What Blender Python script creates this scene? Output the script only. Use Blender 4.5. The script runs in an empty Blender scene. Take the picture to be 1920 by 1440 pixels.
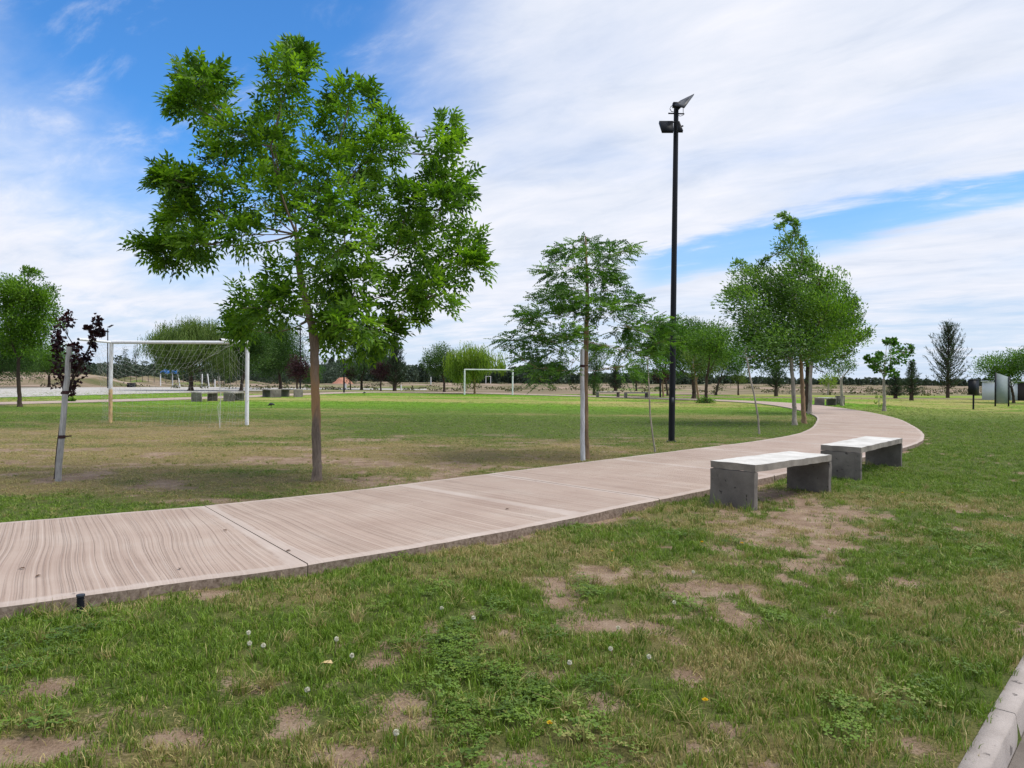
import bpy, math, random
import numpy as np
from mathutils import Matrix, Vector
R = math.radians
rng = np.random.default_rng(7)
random.seed(7)
SC = bpy.context.scene
COL = SC.collection

# ------------------------------------------------------------------ camera
F = 1330.0; H = 1.4; PITCH = R(.3); ROLL = R(.5)
_f = np.array([0, math.cos(PITCH), -math.sin(PITCH)])
_r0 = np.array([1., 0, 0]); _u0 = np.array([0, math.sin(PITCH), math.cos(PITCH)])
_r = _r0*math.cos(ROLL) + _u0*math.sin(ROLL)
_u = -_r0*math.sin(ROLL) + _u0*math.cos(ROLL)
cd = bpy.data.cameras.new('camera'); cam = bpy.data.objects.new('camera', cd); COL.objects.link(cam)
cd.sensor_width = 36; cd.lens = 36*F/1920; cd.clip_start = .05; cd.clip_end = 6000
cam.matrix_world = Matrix(((_r[0], _u[0], -_f[0], 0), (_r[1], _u[1], -_f[1], 0), (_r[2], _u[2], -_f[2], H), (0, 0, 0, 1)))
SC.camera = cam

# ------------------------------------------------------------------ sun, sky, exposure
SUN_EL, SUN_AZ = 56, 98          # azimuth clockwise from the view direction
SC.view_settings.view_transform = 'Standard'; SC.view_settings.look = 'None'
SC.view_settings.gamma = 1; SC.view_settings.use_curve_mapping = False
SC.view_settings.exposure = 0.12
sl = bpy.data.lights.new('sun', 'SUN'); sl.energy = 3.1; sl.angle = R(26); sl.color = (1, .94, .83)
so = bpy.data.objects.new('sun', sl); COL.objects.link(so)
sdir = Vector((math.sin(R(SUN_AZ))*math.cos(R(SUN_EL)), math.cos(R(SUN_AZ))*math.cos(R(SUN_EL)), math.sin(R(SUN_EL))))
so.rotation_euler = sdir.to_track_quat('Z', 'Y').to_euler()

class NT:
    def __init__(s, tree): s.t = tree
    def n(s, typ, **kw):
        n = s.t.nodes.new(typ)
        for k, v in kw.items(): setattr(n, k, v)
        return n
    def set(s, sock, v):
        if hasattr(v, 'is_output'): s.t.links.new(v, sock)
        elif v is not None: sock.default_value = v
    def m(s, op, a, b=None, c=None, clamp=False):
        n = s.n('ShaderNodeMath', operation=op); n.use_clamp = clamp
        for i, v in enumerate((a, b, c)): s.set(n.inputs[i], v)
        return n.outputs[0]
    def ss(s, v, a, b):
        n = s.n('ShaderNodeMapRange', interpolation_type='SMOOTHSTEP')
        s.set(n.inputs[0], v); n.inputs[1].default_value = a; n.inputs[2].default_value = b
        return n.outputs[0]
    def noise(s, vec, sc, det=4, rough=.5, dist=0, dim='3D'):
        n = s.n('ShaderNodeTexNoise', noise_dimensions=dim)
        s.set(n.inputs['Vector'], vec); n.inputs['Scale'].default_value = sc
        n.inputs['Detail'].default_value = det; n.inputs['Roughness'].default_value = rough
        n.inputs['Distortion'].default_value = dist
        return n.outputs[0]
    def mix(s, f, a, b, mode='MIX'):
        n = s.n('ShaderNodeMix', data_type='RGBA', blend_type=mode)
        s.set(n.inputs[0], f)
        for i, v in ((6, a), (7, b)):
            if isinstance(v, tuple) and len(v) == 3: v = v+(1,)
            s.set(n.inputs[i], v)
        return n.outputs[2]
    def ramp(s, f, stops):
        n = s.n('ShaderNodeValToRGB'); s.set(n.inputs[0], f)
        e = n.color_ramp.elements
        while len(e) < len(stops): e.new(.5)
        for el, (p, c) in zip(e, stops): el.position = p; el.color = tuple(c)+(1,)
        return n.outputs[0]
    def mapv(s, vec, scale=(1, 1, 1), rot=(0, 0, 0), loc=(0, 0, 0)):
        n = s.n('ShaderNodeMapping'); s.set(n.inputs[0], vec)
        n.inputs['Scale'].default_value = scale; n.inputs['Rotation'].default_value = rot; n.inputs['Location'].default_value = loc
        return n.outputs[0]

W = bpy.data.worlds.new('World'); SC.world = W; W.use_nodes = True
W.node_tree.nodes.clear(); w = NT(W.node_tree)
geo = w.n('ShaderNodeTexCoord').outputs['Generated']
sep = w.n('ShaderNodeSeparateXYZ'); w.set(sep.inputs[0], geo)
dx, dy, dz = sep.outputs
sky = w.n('ShaderNodeTexSky', sky_type='NISHITA', sun_disc=False)
sky.sun_elevation = R(SUN_EL); sky.sun_rotation = R(SUN_AZ); sky.air_density = 1.0; sky.dust_density = .6; sky.ozone_density = 2.5
az = w.m('ARCTAN2', dx, dy); el = w.m('ARCSINE', dz)
# cloud sheet seen in perspective: directions projected on a high flat layer
den = w.m('ADD', w.m('MAXIMUM', dz, 0), .12)
cx = w.n('ShaderNodeCombineXYZ'); w.set(cx.inputs[0], w.m('DIVIDE', dx, den)); w.set(cx.inputs[1], w.m('DIVIDE', dy, den))
pl = w.mapv(cx.outputs[0], rot=(0, 0, R(38)))
n1 = w.noise(w.mapv(pl, scale=(.6, 1.15, 1)), .95, 6, .5, .5)
n2 = w.noise(w.mapv(pl, scale=(.9, 1.8, 1), loc=(3, 1, 0)), 2.6, 10, .62, .35)
n3 = w.noise(w.mapv(pl, scale=(.5, 1.1, 1), loc=(9, 4, 2)), .7, 3, .5, .3)
wob = w.m('MULTIPLY', w.m('SUBTRACT', n2, .5), .16)
wob1 = w.m('MULTIPLY', w.m('SUBTRACT', n1, .5), .40)
def ell(a0, e0, ra, re, rot=0.0, k=1.0):
    a = w.m('SUBTRACT', az, R(a0)); e = w.m('SUBTRACT', el, R(e0))
    c, s_ = math.cos(R(rot)), math.sin(R(rot))
    u = w.m('DIVIDE', w.m('ADD', w.m('MULTIPLY', a, c), w.m('MULTIPLY', e, s_)), R(ra))
    v = w.m('DIVIDE', w.m('ADD', w.m('MULTIPLY', a, -s_), w.m('MULTIPLY', e, c)), R(re))
    d = w.m('SQRT', w.m('ADD', w.m('MULTIPLY', u, u), w.m('MULTIPLY', v, v)))
    d = w.m('ADD', d, w.m('MULTIPLY', w.m('ADD', wob1, wob), k))
    return d
b1 = w.ss(ell(-25, 34, 22.5, 25.5, 0, 1.7), 1.2, .62)          # big opening, upper left
b2 = w.ss(ell(-39, 20.5, 11, 2.2, -25, 1.2), 1.3, .3)       # its tail at the left edge
# long thin opening on the right, rising to the right
a8 = w.m('SUBTRACT', az, R(8))
line = w.m('ADD', R(8.15), w.m('SUBTRACT', w.m('MULTIPLY', a8, .235), w.m('MULTIPLY', w.m('MULTIPLY', a8, a8), .0024*180/math.pi)))
wid = w.m('SUBTRACT', R(1.3), w.m('MULTIPLY', w.m('MAXIMUM', w.m('SUBTRACT', az, R(26)), 0), .06))
dd = w.m('ABSOLUTE', w.m('DIVIDE', w.m('ADD', w.m('SUBTRACT', el, line), w.m('MULTIPLY', wob, .35)), wid))
b3 = w.m('MULTIPLY', w.ss(dd, 1.75, .5), w.ss(az, R(7.5), R(12)))
b4 = w.m('MULTIPLY', w.ss(w.m('ADD', el, wob), R(6.5), R(.5)), .62)   # clearer air low over the horizon
back = w.m('MULTIPLY', w.m('MULTIPLY', w.ss(n3, .5, .62), w.ss(dy, .25, -.1)), .7)
hole = w.m('MAXIMUM', w.m('MAXIMUM', b1, w.m('MULTIPLY', b2, .75)), w.m('MAXIMUM', w.m('MULTIPLY', b3, .82), w.m('MAXIMUM', b4, back)))
wisps = w.m('MULTIPLY', w.ss(n2, .50, .8), .55)
hole = w.m('MULTIPLY', hole, w.m('SUBTRACT', 1, wisps))
thin = w.m('MULTIPLY', w.ss(n1, .56, .34), .2)
hole = w.m('ADD', hole, w.m('MULTIPLY', w.m('SUBTRACT', 1, hole), thin), clamp=True)
cl = w.ramp(w.m('ADD', w.m('MULTIPLY', n1, .4), w.m('MULTIPLY', n2, .6)), [(.32, (5.9, 6.6, 8.0)), (.48, (7.4, 7.85, 8.9)), (.66, (8.7, 8.8, 9.5))])
skyc = w.mix(1.0, sky.outputs[0], (.62, 1.30, 1.9), 'MULTIPLY')
lowc = w.mix(w.ss(el, R(14), R(0)), skyc, (5.6, 6.9, 8.6))
fin = w.mix(hole, cl, lowc)
bg = w.n('ShaderNodeBackground'); w.set(bg.inputs[0], fin); bg.inputs[1].default_value = .1
out = w.n('ShaderNodeOutputWorld'); w.set(out.inputs[0], bg.outputs[0])

# ------------------------------------------------------------------ helpers: pixels of the photograph to points
def hray(x, y): return _f + (x-960)/F*_r + (720-y)/F*_u
def gp(x, y, z=0.0):
    d = hray(x, y); s = (H-z)/-d[2]; return d*s + np.array([0, 0, H])
def at(x, y, depth):
    d = hray(x, y); s = depth/d[1]; return d*s + np.array([0, 0, H])

# ------------------------------------------------------------------ helpers: noise
def _h(ix, iy, seed):
    n = (ix.astype(np.int64)*374761393 + iy.astype(np.int64)*668265263 + seed*1442695041) & 0xffffffff
    n = ((n ^ (n >> 13))*1274126177) & 0xffffffff
    return ((n ^ (n >> 16)) & 0xffff)/65535.0
def vn(x, y, seed=0):
    ix = np.floor(x); iy = np.floor(y); fx = x-ix; fy = y-iy
    fx = fx*fx*(3-2*fx); fy = fy*fy*(3-2*fy)
    a = _h(ix, iy, seed); b = _h(ix+1, iy, seed); c = _h(ix, iy+1, seed); d = _h(ix+1, iy+1, seed)
    return (a*(1-fx)+b*fx)*(1-fy) + (c*(1-fx)+d*fx)*fy
def fbm(x, y, seed=0, o=4):
    s = 0; a = .5; t = 0
    for i in range(o):
        s = s+a*vn(x, y, seed+i*17); t += a; a *= .5; x = x*2.03+5.1; y = y*2.03+3.7
    return s/t
def sst(x, a, b):
    t = np.clip((x-a)/(b-a), 0, 1); return t*t*(3-2*t)

# ------------------------------------------------------------------ helpers: mesh
class MB:
    def __init__(s): s.v = []; s.f = []; s.t = []; s.n = 0
    def add(s, v, f, tint=.5):
        v = np.asarray(v, float); f = np.asarray(f, int)
        s.v.append(v); s.f.append(f+s.n); s.n += len(v)
        s.t.append(np.full(len(f), tint) if np.isscalar(tint) else np.asarray(tint))
    def box(s, c, size, rotz=0, M=None):
        x, y, z = [q/2 for q in size]
        v = np.array([(a*x, b*y, g*z) for g in (-1, 1) for b in (-1, 1) for a in (-1, 1)])
        if M is not None: v = v@np.asarray(M).T
        if rotz: cc, ss = math.cos(rotz), math.sin(rotz); v = v@np.array([[cc, ss, 0], [-ss, cc, 0], [0, 0, 1]])
        s.add(v+np.asarray(c), [(0, 2, 3, 1), (4, 5, 7, 6), (0, 1, 5, 4), (2, 6, 7, 3), (0, 4, 6, 2), (1, 3, 7, 5)])
    def tube(s, pts, rad, k=8, cap=True, lump=0.0):
        pts = np.asarray(pts, float); n = len(pts)
        rad = np.full(n, rad) if np.isscalar(rad) else np.asarray(rad, float)
        T = np.gradient(pts, axis=0); T /= np.linalg.norm(T, axis=1)[:, None]+1e-9
        up = np.array([0, 0, 1.]) if abs(T[0][2]) < .9 else np.array([1., 0, 0])
        A = np.cross(T, up); A /= np.linalg.norm(A, axis=1)[:, None]+1e-9
        B = np.cross(T, A)
        th = np.arange(k)*2*math.pi/k
        rr = rad[:, None]*np.ones(k)
        if lump: rr = rr*(1+lump*(rng.random((n, k))-.5))
        v = pts[:, None, :] + rr[:, :, None]*(np.cos(th)[None, :, None]*A[:, None, :]+np.sin(th)[None, :, None]*B[:, None, :])
        v = v.reshape(-1, 3)
        i = np.arange(n-1)[:, None]*k; j = np.arange(k)[None, :]
        f = np.stack([i+j, i+(j+1) % k, i+k+(j+1) % k, i+k+j], -1).reshape(-1, 4)
        s.add(v, f)
        if cap:
            for q, base in ((0, 0), (n-1, (n-1)*k)):
                s.add(np.vstack([v[base:base+k], pts[q]]), [(a, (a+1) % k, k, k) for a in range(k)])
    def build(s, name, mat, parent=None, smooth=False, loc=None):
        v = np.vstack(s.v); 
        if loc is not None: v = v-np.asarray(loc)
        fl = []; cnt = []
        for f in s.f:
            if f.shape[1] == 4 and len(f) and (f[:, 2] == f[:, 3]).all(): f = f[:, :3]
            fl.append(f.ravel()); cnt.append(np.full(len(f), f.shape[1]))
        loops = np.concatenate(fl); cnt = np.concatenate(cnt)
        me = bpy.data.meshes.new(name)
        me.vertices.add(len(v)); me.vertices.foreach_set('co', v.ravel())
        me.loops.add(len(loops)); me.loops.foreach_set('vertex_index', loops.astype(np.int32))
        me.polygons.add(len(cnt))
        st = np.concatenate([[0], np.cumsum(cnt)[:-1]])
        me.polygons.foreach_set('loop_start', st.astype(np.int32))
        a = me.attributes.new('tint', 'FLOAT', 'FACE'); a.data.foreach_set('value', np.concatenate(s.t).astype(np.float32))
        if smooth: me.polygons.foreach_set('use_smooth', np.ones(len(cnt), bool))
        me.update(calc_edges=True)
        me.materials.append(mat)
        o = bpy.data.objects.new(name, me); COL.objects.link(o)
        if parent is not None: o.parent = parent
        if loc is not None and parent is None: o.location = loc
        return o
def tag(o, label=None, cat=None, group=None, kind=None):
    if label: o['label'] = label
    if cat: o['category'] = cat
    if group: o['group'] = group
    if kind: o['kind'] = kind
    return o
def empty(name, loc, label=None, cat=None, group=None, kind=None):
    o = bpy.data.objects.new(name, None); COL.objects.link(o); o.location = loc
    return tag(o, label, cat, group, kind)

# ------------------------------------------------------------------ materials
def mat(name, fn, rough=.8, bump=None, spec=.3):
    m = bpy.data.materials.new(name); m.use_nodes = True; m.node_tree.nodes.clear(); t = NT(m.node_tree)
    b = t.n('ShaderNodeBsdfPrincipled'); b.inputs['Roughness'].default_value = rough
    b.inputs['Specular IOR Level'].default_value = spec
    o = t.n('ShaderNodeOutputMaterial'); t.set(o.inputs[0], b.outputs[0])
    r = fn(t, b)
    if r is not None: t.set(b.inputs['Base Color'], r)
    return m
def bumpit(t, b, h, dist, st=1.0):
    n = t.n('ShaderNodeBump'); n.inputs['Distance'].default_value = dist; n.inputs['Strength'].default_value = st
    t.set(n.inputs['Height'], h); t.set(b.inputs['Normal'], n.outputs[0])
def objc(t): return t.n('ShaderNodeTexCoord').outputs['Object']
def posn(t): return t.n('ShaderNodeNewGeometry').outputs['Position']
def mottled(name, c1, c2, sc=6, rough=.8, bump=.004, bs=60, stretch=(1, 1, 1), spec=.3, metal=0):
    def fn(t, b):
        v = t.mapv(posn(t), scale=stretch)
        n = t.noise(v, sc, 6, .6); n2 = t.noise(v, bs, 4, .6)
        if bump: bumpit(t, b, n2, bump)
        b.inputs['Metallic'].default_value = metal
        return t.ramp(t.m('ADD', t.m('MULTIPLY', n, .65), t.m('MULTIPLY', n2, .35)), [(.35, c1), (.65, c2)])
    return mat(name, fn, rough, spec=spec)
def bark(name, c1, c2, hi=None, z=(0, 0, 0, 0)):
    def fn(t, b):
        p = posn(t)
        v = t.mapv(p, scale=(1, 1, .12))
        n = t.noise(v, 70, 5, .65, .5); n2 = t.noise(t.mapv(p, scale=(1, 1, .35)), 8, 3, .5)
        bumpit(t, b, n, .01)
        c = t.ramp(t.m('ADD', t.m('MULTIPLY', n, .6), t.m('MULTIPLY', n2, .4)), [(.34, c1), (.62, c2)])
        if hi:
            s = t.n('ShaderNodeSeparateXYZ'); t.set(s.inputs[0], p)
            zz = t.m('ADD', s.outputs[2], t.m('MULTIPLY', t.m('SUBTRACT', n2, .5), .9))
            k = t.m('MULTIPLY', t.ss(zz, z[0], z[1]), t.ss(zz, z[3], z[2]))
            c = t.mix(t.m('MULTIPLY', k, .75), c, hi)
        return c
    return mat(name, fn, .9, spec=.15)
def leafmat(name, dark, mid, light, trans=.35, rough=.5, spec=.35, sat=None):
    m = bpy.data.materials.new(name); m.use_nodes = True; m.node_tree.nodes.clear(); t = NT(m.node_tree)
    a = t.n('ShaderNodeAttribute', attribute_name='tint').outputs['Fac']
    n = t.noise(posn(t), 1.3, 3, .5)
    c = t.ramp(t.m('ADD', t.m('MULTIPLY', a, .8), t.m('MULTIPLY', t.m('SUBTRACT', n, .4), .7)), [(.1, dark), (.45, mid), (.9, light)])
    b = t.n('ShaderNodeBsdfPrincipled'); b.inputs['Roughness'].default_value = rough; b.inputs['Specular IOR Level'].default_value = spec
    t.set(b.inputs['Base Color'], c)
    tr = t.n('ShaderNodeBsdfTranslucent'); t.set(tr.inputs[0], t.mix(1.0, c, (1.5, 1.6, .6), 'MULTIPLY'))
    mx = t.n('ShaderNodeMixShader'); mx.inputs[0].default_value = trans
    t.set(mx.inputs[1], b.outputs[0]); t.set(mx.inputs[2], tr.outputs[0])
    o = t.n('ShaderNodeOutputMaterial'); t.set(o.inputs[0], mx.outputs[0])
    return m

M = {}
M['ash'] = leafmat('ash_leaf', (.03, .08, .008), (.085, .19, .014), (.22, .38, .03), .48)
M['locust'] = leafmat('locust_leaf', (.025, .07, .012), (.06, .15, .022), (.14, .27, .035), .42)
M['windy'] = leafmat('wind_leaf', (.035, .09, .02), (.10, .20, .04), (.21, .34, .08), .42)
M['windyb'] = leafmat('wind_leaf_deep', (.03, .085, .009), (.09, .19, .018), (.19, .33, .035), .42)
M['midgreen'] = leafmat('mid_leaf', (.025, .07, .01), (.07, .16, .02), (.15, .27, .035), .38)
M['deep'] = leafmat('deep_leaf', (.016, .045, .008), (.04, .10, .016), (.09, .17, .03), .3)
M['maple'] = leafmat('maple_leaf', (.02, .06, .006), (.05, .14, .012), (.1, .22, .02), .35)
M['lime'] = leafmat('lime_leaf', (.07, .13, .012), (.16, .25, .025), (.28, .38, .05), .4)
M['willow'] = leafmat('willow_leaf', (.04, .075, .015), (.09, .15, .03), (.18, .25, .06), .35)
M['plum'] = leafmat('plum_leaf', (.012, .004, .008), (.03, .008, .015), (.07, .018, .03), .25)
M['conifer'] = leafmat('conifer_leaf', (.018, .04, .022), (.04, .075, .04), (.09, .13, .07), .15)
M['scrub'] = leafmat('scrub_leaf', (.05, .06, .02), (.11, .11, .05), (.2, .18, .09), .1)
M['fartree'] = leafmat('far_leaf', (.03, .05, .035), (.055, .085, .055), (.09, .13, .08), .1)
M['ashbark'] = bark('ash_bark', (.10, .075, .058), (.30, .23, .18), (.42, .24, .11), (.7, 1.0, 1.25, 1.75))
M['greybark'] = bark('grey_bark', (.16, .14, .115), (.42, .37, .31))
M['tanbark'] = bark('tan_bark', (.13, .09, .06), (.38, .25, .15))
M['darkbark'] = bark('dark_bark', (.03, .022, .018), (.09, .065, .05))
M['stake'] = bark('weathered_wood', (.22, .21, .2), (.50, .48, .46))
M['whitewash'] = bark('whitewashed_wood', (.38, .38, .39), (.68, .68, .69))
M['black'] = mottled('black_paint', (.005, .006, .009), (.010, .011, .016), 3, .55, 0, spec=.22)
M['darkgrey'] = mottled('dark_grey_metal', (.02, .022, .03), (.045, .05, .06), 3, .5, 0)
M['tie'] = mottled('dark_tie', (.03, .015, .015), (.07, .03, .03), 30, .8, .001)
M['wire'] = mottled('net_cord', (.34, .34, .32), (.55, .55, .52), 10, .8, 0)
M['whitepaint'] = mottled('white_wall_paint', (.52, .57, .66), (.62, .67, .76), 1, .7, 0)
M['brownwall'] = mottled('brown_wall', (.035, .028, .03), (.06, .048, .05), 1, .8, 0)
M['blue'] = mottled('blue_canvas', (.03, .16, .55), (.06, .25, .75), 2, .6, 0)
M['panel'] = mottled('grey_green_board', (.20, .24, .25), (.27, .31, .32), 1.5, .8, 0, spec=.15)
M['yellow'] = mottled('yellow_petal', (.75, .45, .01), (.85, .6, .02), 90, .7, 0)
M['fluff'] = mottled('seed_fluff', (.62, .60, .48), (.85, .83, .70), 90, .9, 0)
M['stem'] = mottled('flower_stem', (.14, .16, .05), (.3, .2, .12), 20, .7, 0)
M['brownleaf'] = mottled('dry_leaf', (.05, .03, .02), (.16, .09, .05), 40, .8, 0)
M['redsoil'] = mottled('red_soil', (.34, .15, .10), (.5, .25, .18), .8, .95, .1, 4)

def goalpaint(t, b):
    p = posn(t); n = t.noise(p, 9, 6, .7); n2 = t.noise(t.mapv(p, scale=(1, 1, .3)), 26, 5, .7)
    c = t.mix(t.ss(n, .5, .72), (.74, .75, .77), (.52, .52, .53))
    return t.mix(t.ss(n2, .64, .70), c, (.26, .2, .16))
M['goal'] = mat('chipped_white_paint', goalpaint, .45, spec=.4)
def goalworn(t, b):
    p = posn(t); n = t.noise(t.mapv(p, scale=(1, 1, .3)), 20, 5, .7)
    s = t.n('ShaderNodeSeparateXYZ'); t.set(s.inputs[0], p)
    z = t.m('ADD', s.outputs[2], t.m('MULTIPLY', t.m('SUBTRACT', n, .5), .5))
    c = t.mix(t.ss(n, .45, .65), (.72, .73, .74), (.46, .45, .44))
    y = t.mix(t.ss(n, .4, .62), (.60, .42, .20), (.34, .22, .12))
    return t.mix(t.ss(z, 1.06, .98), c, y)
M['goalworn'] = mat('worn_paint_over_yellow', goalworn, .5)

def concrete(name, c1, c2, pits=True):
    def fn(t, b):
        p = posn(t); n = t.noise(p, 2.6, 7, .62); n2 = t.noise(p, 120, 4, .7); n3 = t.noise(p, 17, 3, .5)
        c = t.ramp(t.m('ADD', t.m('MULTIPLY', n, .75), t.m('MULTIPLY', n2, .25)), [(.33, c1), (.62, c2)])
        pit = t.ss(n3, .66, .70)
        if pits: c = t.mix(t.m('MULTIPLY', pit, .7), c, tuple(q*.35 for q in c1))
        bumpit(t, b, t.m('SUBTRACT', n2, t.m('MULTIPLY', pit, 1.5)), .004)
        return c
    return mat(name, fn, .85, spec=.25)
M['bench'] = concrete('bench_concrete', (.085, .075, .068), (.20, .18, .16))
M['kerb'] = concrete('kerb_concrete', (.27, .235, .215), (.44, .39, .365))
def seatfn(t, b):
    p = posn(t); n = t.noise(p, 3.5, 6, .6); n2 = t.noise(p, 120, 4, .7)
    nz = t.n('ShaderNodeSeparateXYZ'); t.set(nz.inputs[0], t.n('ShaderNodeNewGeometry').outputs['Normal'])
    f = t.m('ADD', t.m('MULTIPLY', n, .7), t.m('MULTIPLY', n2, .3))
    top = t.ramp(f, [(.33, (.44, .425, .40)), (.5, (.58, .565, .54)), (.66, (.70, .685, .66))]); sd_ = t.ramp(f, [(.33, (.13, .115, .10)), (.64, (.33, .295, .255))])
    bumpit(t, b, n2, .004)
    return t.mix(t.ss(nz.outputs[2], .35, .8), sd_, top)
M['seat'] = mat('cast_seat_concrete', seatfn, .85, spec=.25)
M['gutter'] = concrete('gutter_concrete', (.09, .075, .065), (.19, .165, .145), False)
def slabfn(t, b):
    uv = t.n('ShaderNodeUVMap', uv_map='UVMap').outputs[0]
    p = posn(t)
    wob = t.noise(t.mapv(uv, scale=(.05, .6, 1)), 1.0, 1.5, .4)
    s = t.n('ShaderNodeSeparateXYZ'); t.set(s.inputs[0], uv)
    uu = t.m('ADD', s.outputs[0], t.m('MULTIPLY', wob, .12))
    c = t.n('ShaderNodeCombineXYZ'); t.set(c.inputs[0], uu); t.set(c.inputs[1], t.m('MULTIPLY', s.outputs[1], .004))
    g = t.noise(c.outputs[0], 52, 4, .62, 0, '2D'); g2 = t.noise(c.outputs[0], 9, 3, .6, 0, '2D'); g3 = t.noise(c.outputs[0], 75, 2, .5, 0, '2D')
    n = t.noise(p, 1.1, 5, .6); fine = t.noise(p, 180, 3, .6)
    base = t.ramp(n, [(.3, (.37, .28, .235)), (.55, (.425, .335, .285)), (.75, (.47, .395, .345))])
    thinl = t.ss(t.m('ABSOLUTE', t.m('SUBTRACT', g2, .47)), .028, .006)
    groove = t.m('ADD', t.m('ADD', t.m('MULTIPLY', t.ss(g, .45, .33), .45), t.m('MULTIPLY', t.m('MULTIPLY', thinl, t.ss(g3, .3, .6)), .75)), t.m('MULTIPLY', t.ss(g2, .42, .3), .15), clamp=True)
    col = t.mix(t.m('MULTIPLY', groove, .40), base, (.23, .15, .115))
    col = t.mix(t.m('MULTIPLY', t.ss(g, .55, .72), .5), col, (.55, .475, .425))
    col = t.mix(t.m('MULTIPLY', t.ss(g3, .5, .35), .22), col, (.22, .14, .11))
    col = t.mix(t.m('MULTIPLY', t.ss(fine, .45, .7), .2), col, (.25, .19, .16))
    # smooth trowelled margin (attribute measured in metres from the slab's border)
    e = t.n('ShaderNodeAttribute', attribute_name='edge').outputs['Fac']
    en = t.m('ADD', e, t.m('MULTIPLY', t.m('SUBTRACT', t.noise(p, 11, 3, .6), .5), .07))
    k = t.ss(en, .095, .055)
    col = t.mix(t.m('MULTIPLY', k, .42), col, t.ramp(n, [(.3, (.44, .38, .345)), (.7, (.58, .52, .49))]))
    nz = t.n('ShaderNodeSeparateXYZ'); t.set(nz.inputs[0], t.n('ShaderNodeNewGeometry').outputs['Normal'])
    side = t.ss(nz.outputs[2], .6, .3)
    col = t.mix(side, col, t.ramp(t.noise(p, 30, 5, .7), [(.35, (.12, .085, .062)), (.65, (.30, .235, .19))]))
    spots = t.n('ShaderNodeTexVoronoi'); t.set(spots.inputs['Vector'], p); spots.inputs['Scale'].default_value = 2.6
    col = t.mix(t.m('MULTIPLY', t.ss(spots.outputs['Distance'], .045, .02), .6), col, (.09, .07, .06))
    hh = t.m('ADD', t.m('MULTIPLY', groove, t.m('SUBTRACT', t.m('MULTIPLY', k, .9), 1)), t.m('MULTIPLY', fine, .25))
    bumpit(t, b, hh, .006, .9)
    return col
M['slab'] = mat('broomed_pink_concrete', slabfn, .85, spec=.2)
M['asphalt'] = mottled('worn_asphalt', (.10, .085, .075), (.2, .17, .15), 2, .9, .006, 90)
M['paleroad'] = mottled('pale_road', (.36, .34, .32), (.50, .48, .45), .25, .9, .01, 3)

# ------------------------------------------------------------------ path outline
near_px = [(-160, 1172), (0, 1140), (140, 1118), (583, 1060), (800, 1025), (1000, 990), (1200, 955), (1310, 925), (1472, 890), (1616, 858), (1690, 840), (1720, 828), (1718, 815), (1690, 795), (1640, 778), (1600, 768)]
ctr = [(-5.75, 4.2), (-3.85, 5.34), (-3.0, 5.9), (-2.3, 6.35), (-.9, 7.55), (.25, 8.75), (1.35, 9.85), (3.2, 11.75), (5.0, 13.6), (6.9, 15.6), (8.6, 17.75), (10.1, 20.3), (11.6, 23.4), (13.6, 28), (15.2, 33), (16.4, 38), (17.2, 43), (17.3, 47.5), (16.2, 51.5), (13.5, 56), (9, 61.5), (3, 67.5), (-4, 73), (-11, 76), (-15.5, 73), (-17.6, 66), (-18.8, 58), (-20.3, 50), (-22.5, 42), (-25.2, 35.6), (-29, 28), (-34, 20)]
def spline(pts, step):
    P = np.array(pts); P = np.vstack([2*P[0]-P[1], P, 2*P[-1]-P[-2]]); out = []
    for i in range(1, len(P)-2):
        t = np.linspace(0, 1, 20, endpoint=False)[:, None]
        a, b, c, d = P[i-1:i+3]
        out.append(.5*((2*b)+(-a+c)*t+(2*a-5*b+4*c-d)*t**2+(-a+3*b-3*c+d)*t**3))
    out = np.vstack(out+[P[-2:-1]])
    for _ in range(6): out[1:-1] = (out[:-2]+out[1:-1]*2+out[2:])/4
    s = np.concatenate([[0], np.cumsum(np.linalg.norm(np.diff(out, axis=0), axis=1))])
    q = np.arange(0, s[-1], step)
    return np.stack([np.interp(q, s, out[:, i]) for i in range(2)], 1), q
PC, PS = spline(ctr, .1)
PT = np.gradient(PC, axis=0); PT /= np.linalg.norm(PT, axis=1)[:, None]; PN = np.stack([-PT[:, 1], PT[:, 0]], 1)
HWID = 1.45
def pathdist(x, y):
    """distance from the path's centre line, and the side (+ = field side)"""
    x = np.asarray(x).ravel(); y = np.asarray(y).ravel()
    d = np.full(len(x), 99.); sd = np.ones(len(x))
    C = PC[::4]; N = PN[::4]
    idx = np.where((x > -40) & (x < 24) & (y > 0) & (y < 84))[0]
    for a in range(0, len(idx), 20000):
        k = idx[a:a+20000]
        D2 = (x[k, None]-C[None, :, 0])**2+(y[k, None]-C[None, :, 1])**2
        j = D2.argmin(1); d[k] = np.sqrt(D2[np.arange(len(k)), j])
        sd[k] = np.sign((x[k]-C[j, 0])*N[j, 0]+(y[k]-C[j, 1])*N[j, 1])
    return d, sd
# kerb line (grass lies on its left)
K0 = np.array([1.645, 2.59]); KD = np.array([.97, 1.03])/math.hypot(.97, 1.03); KN = np.array([KD[1], -KD[0]])
def kerbdist(x, y): return (x-K0[0])*KN[0]+(y-K0[1])*KN[1]

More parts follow.
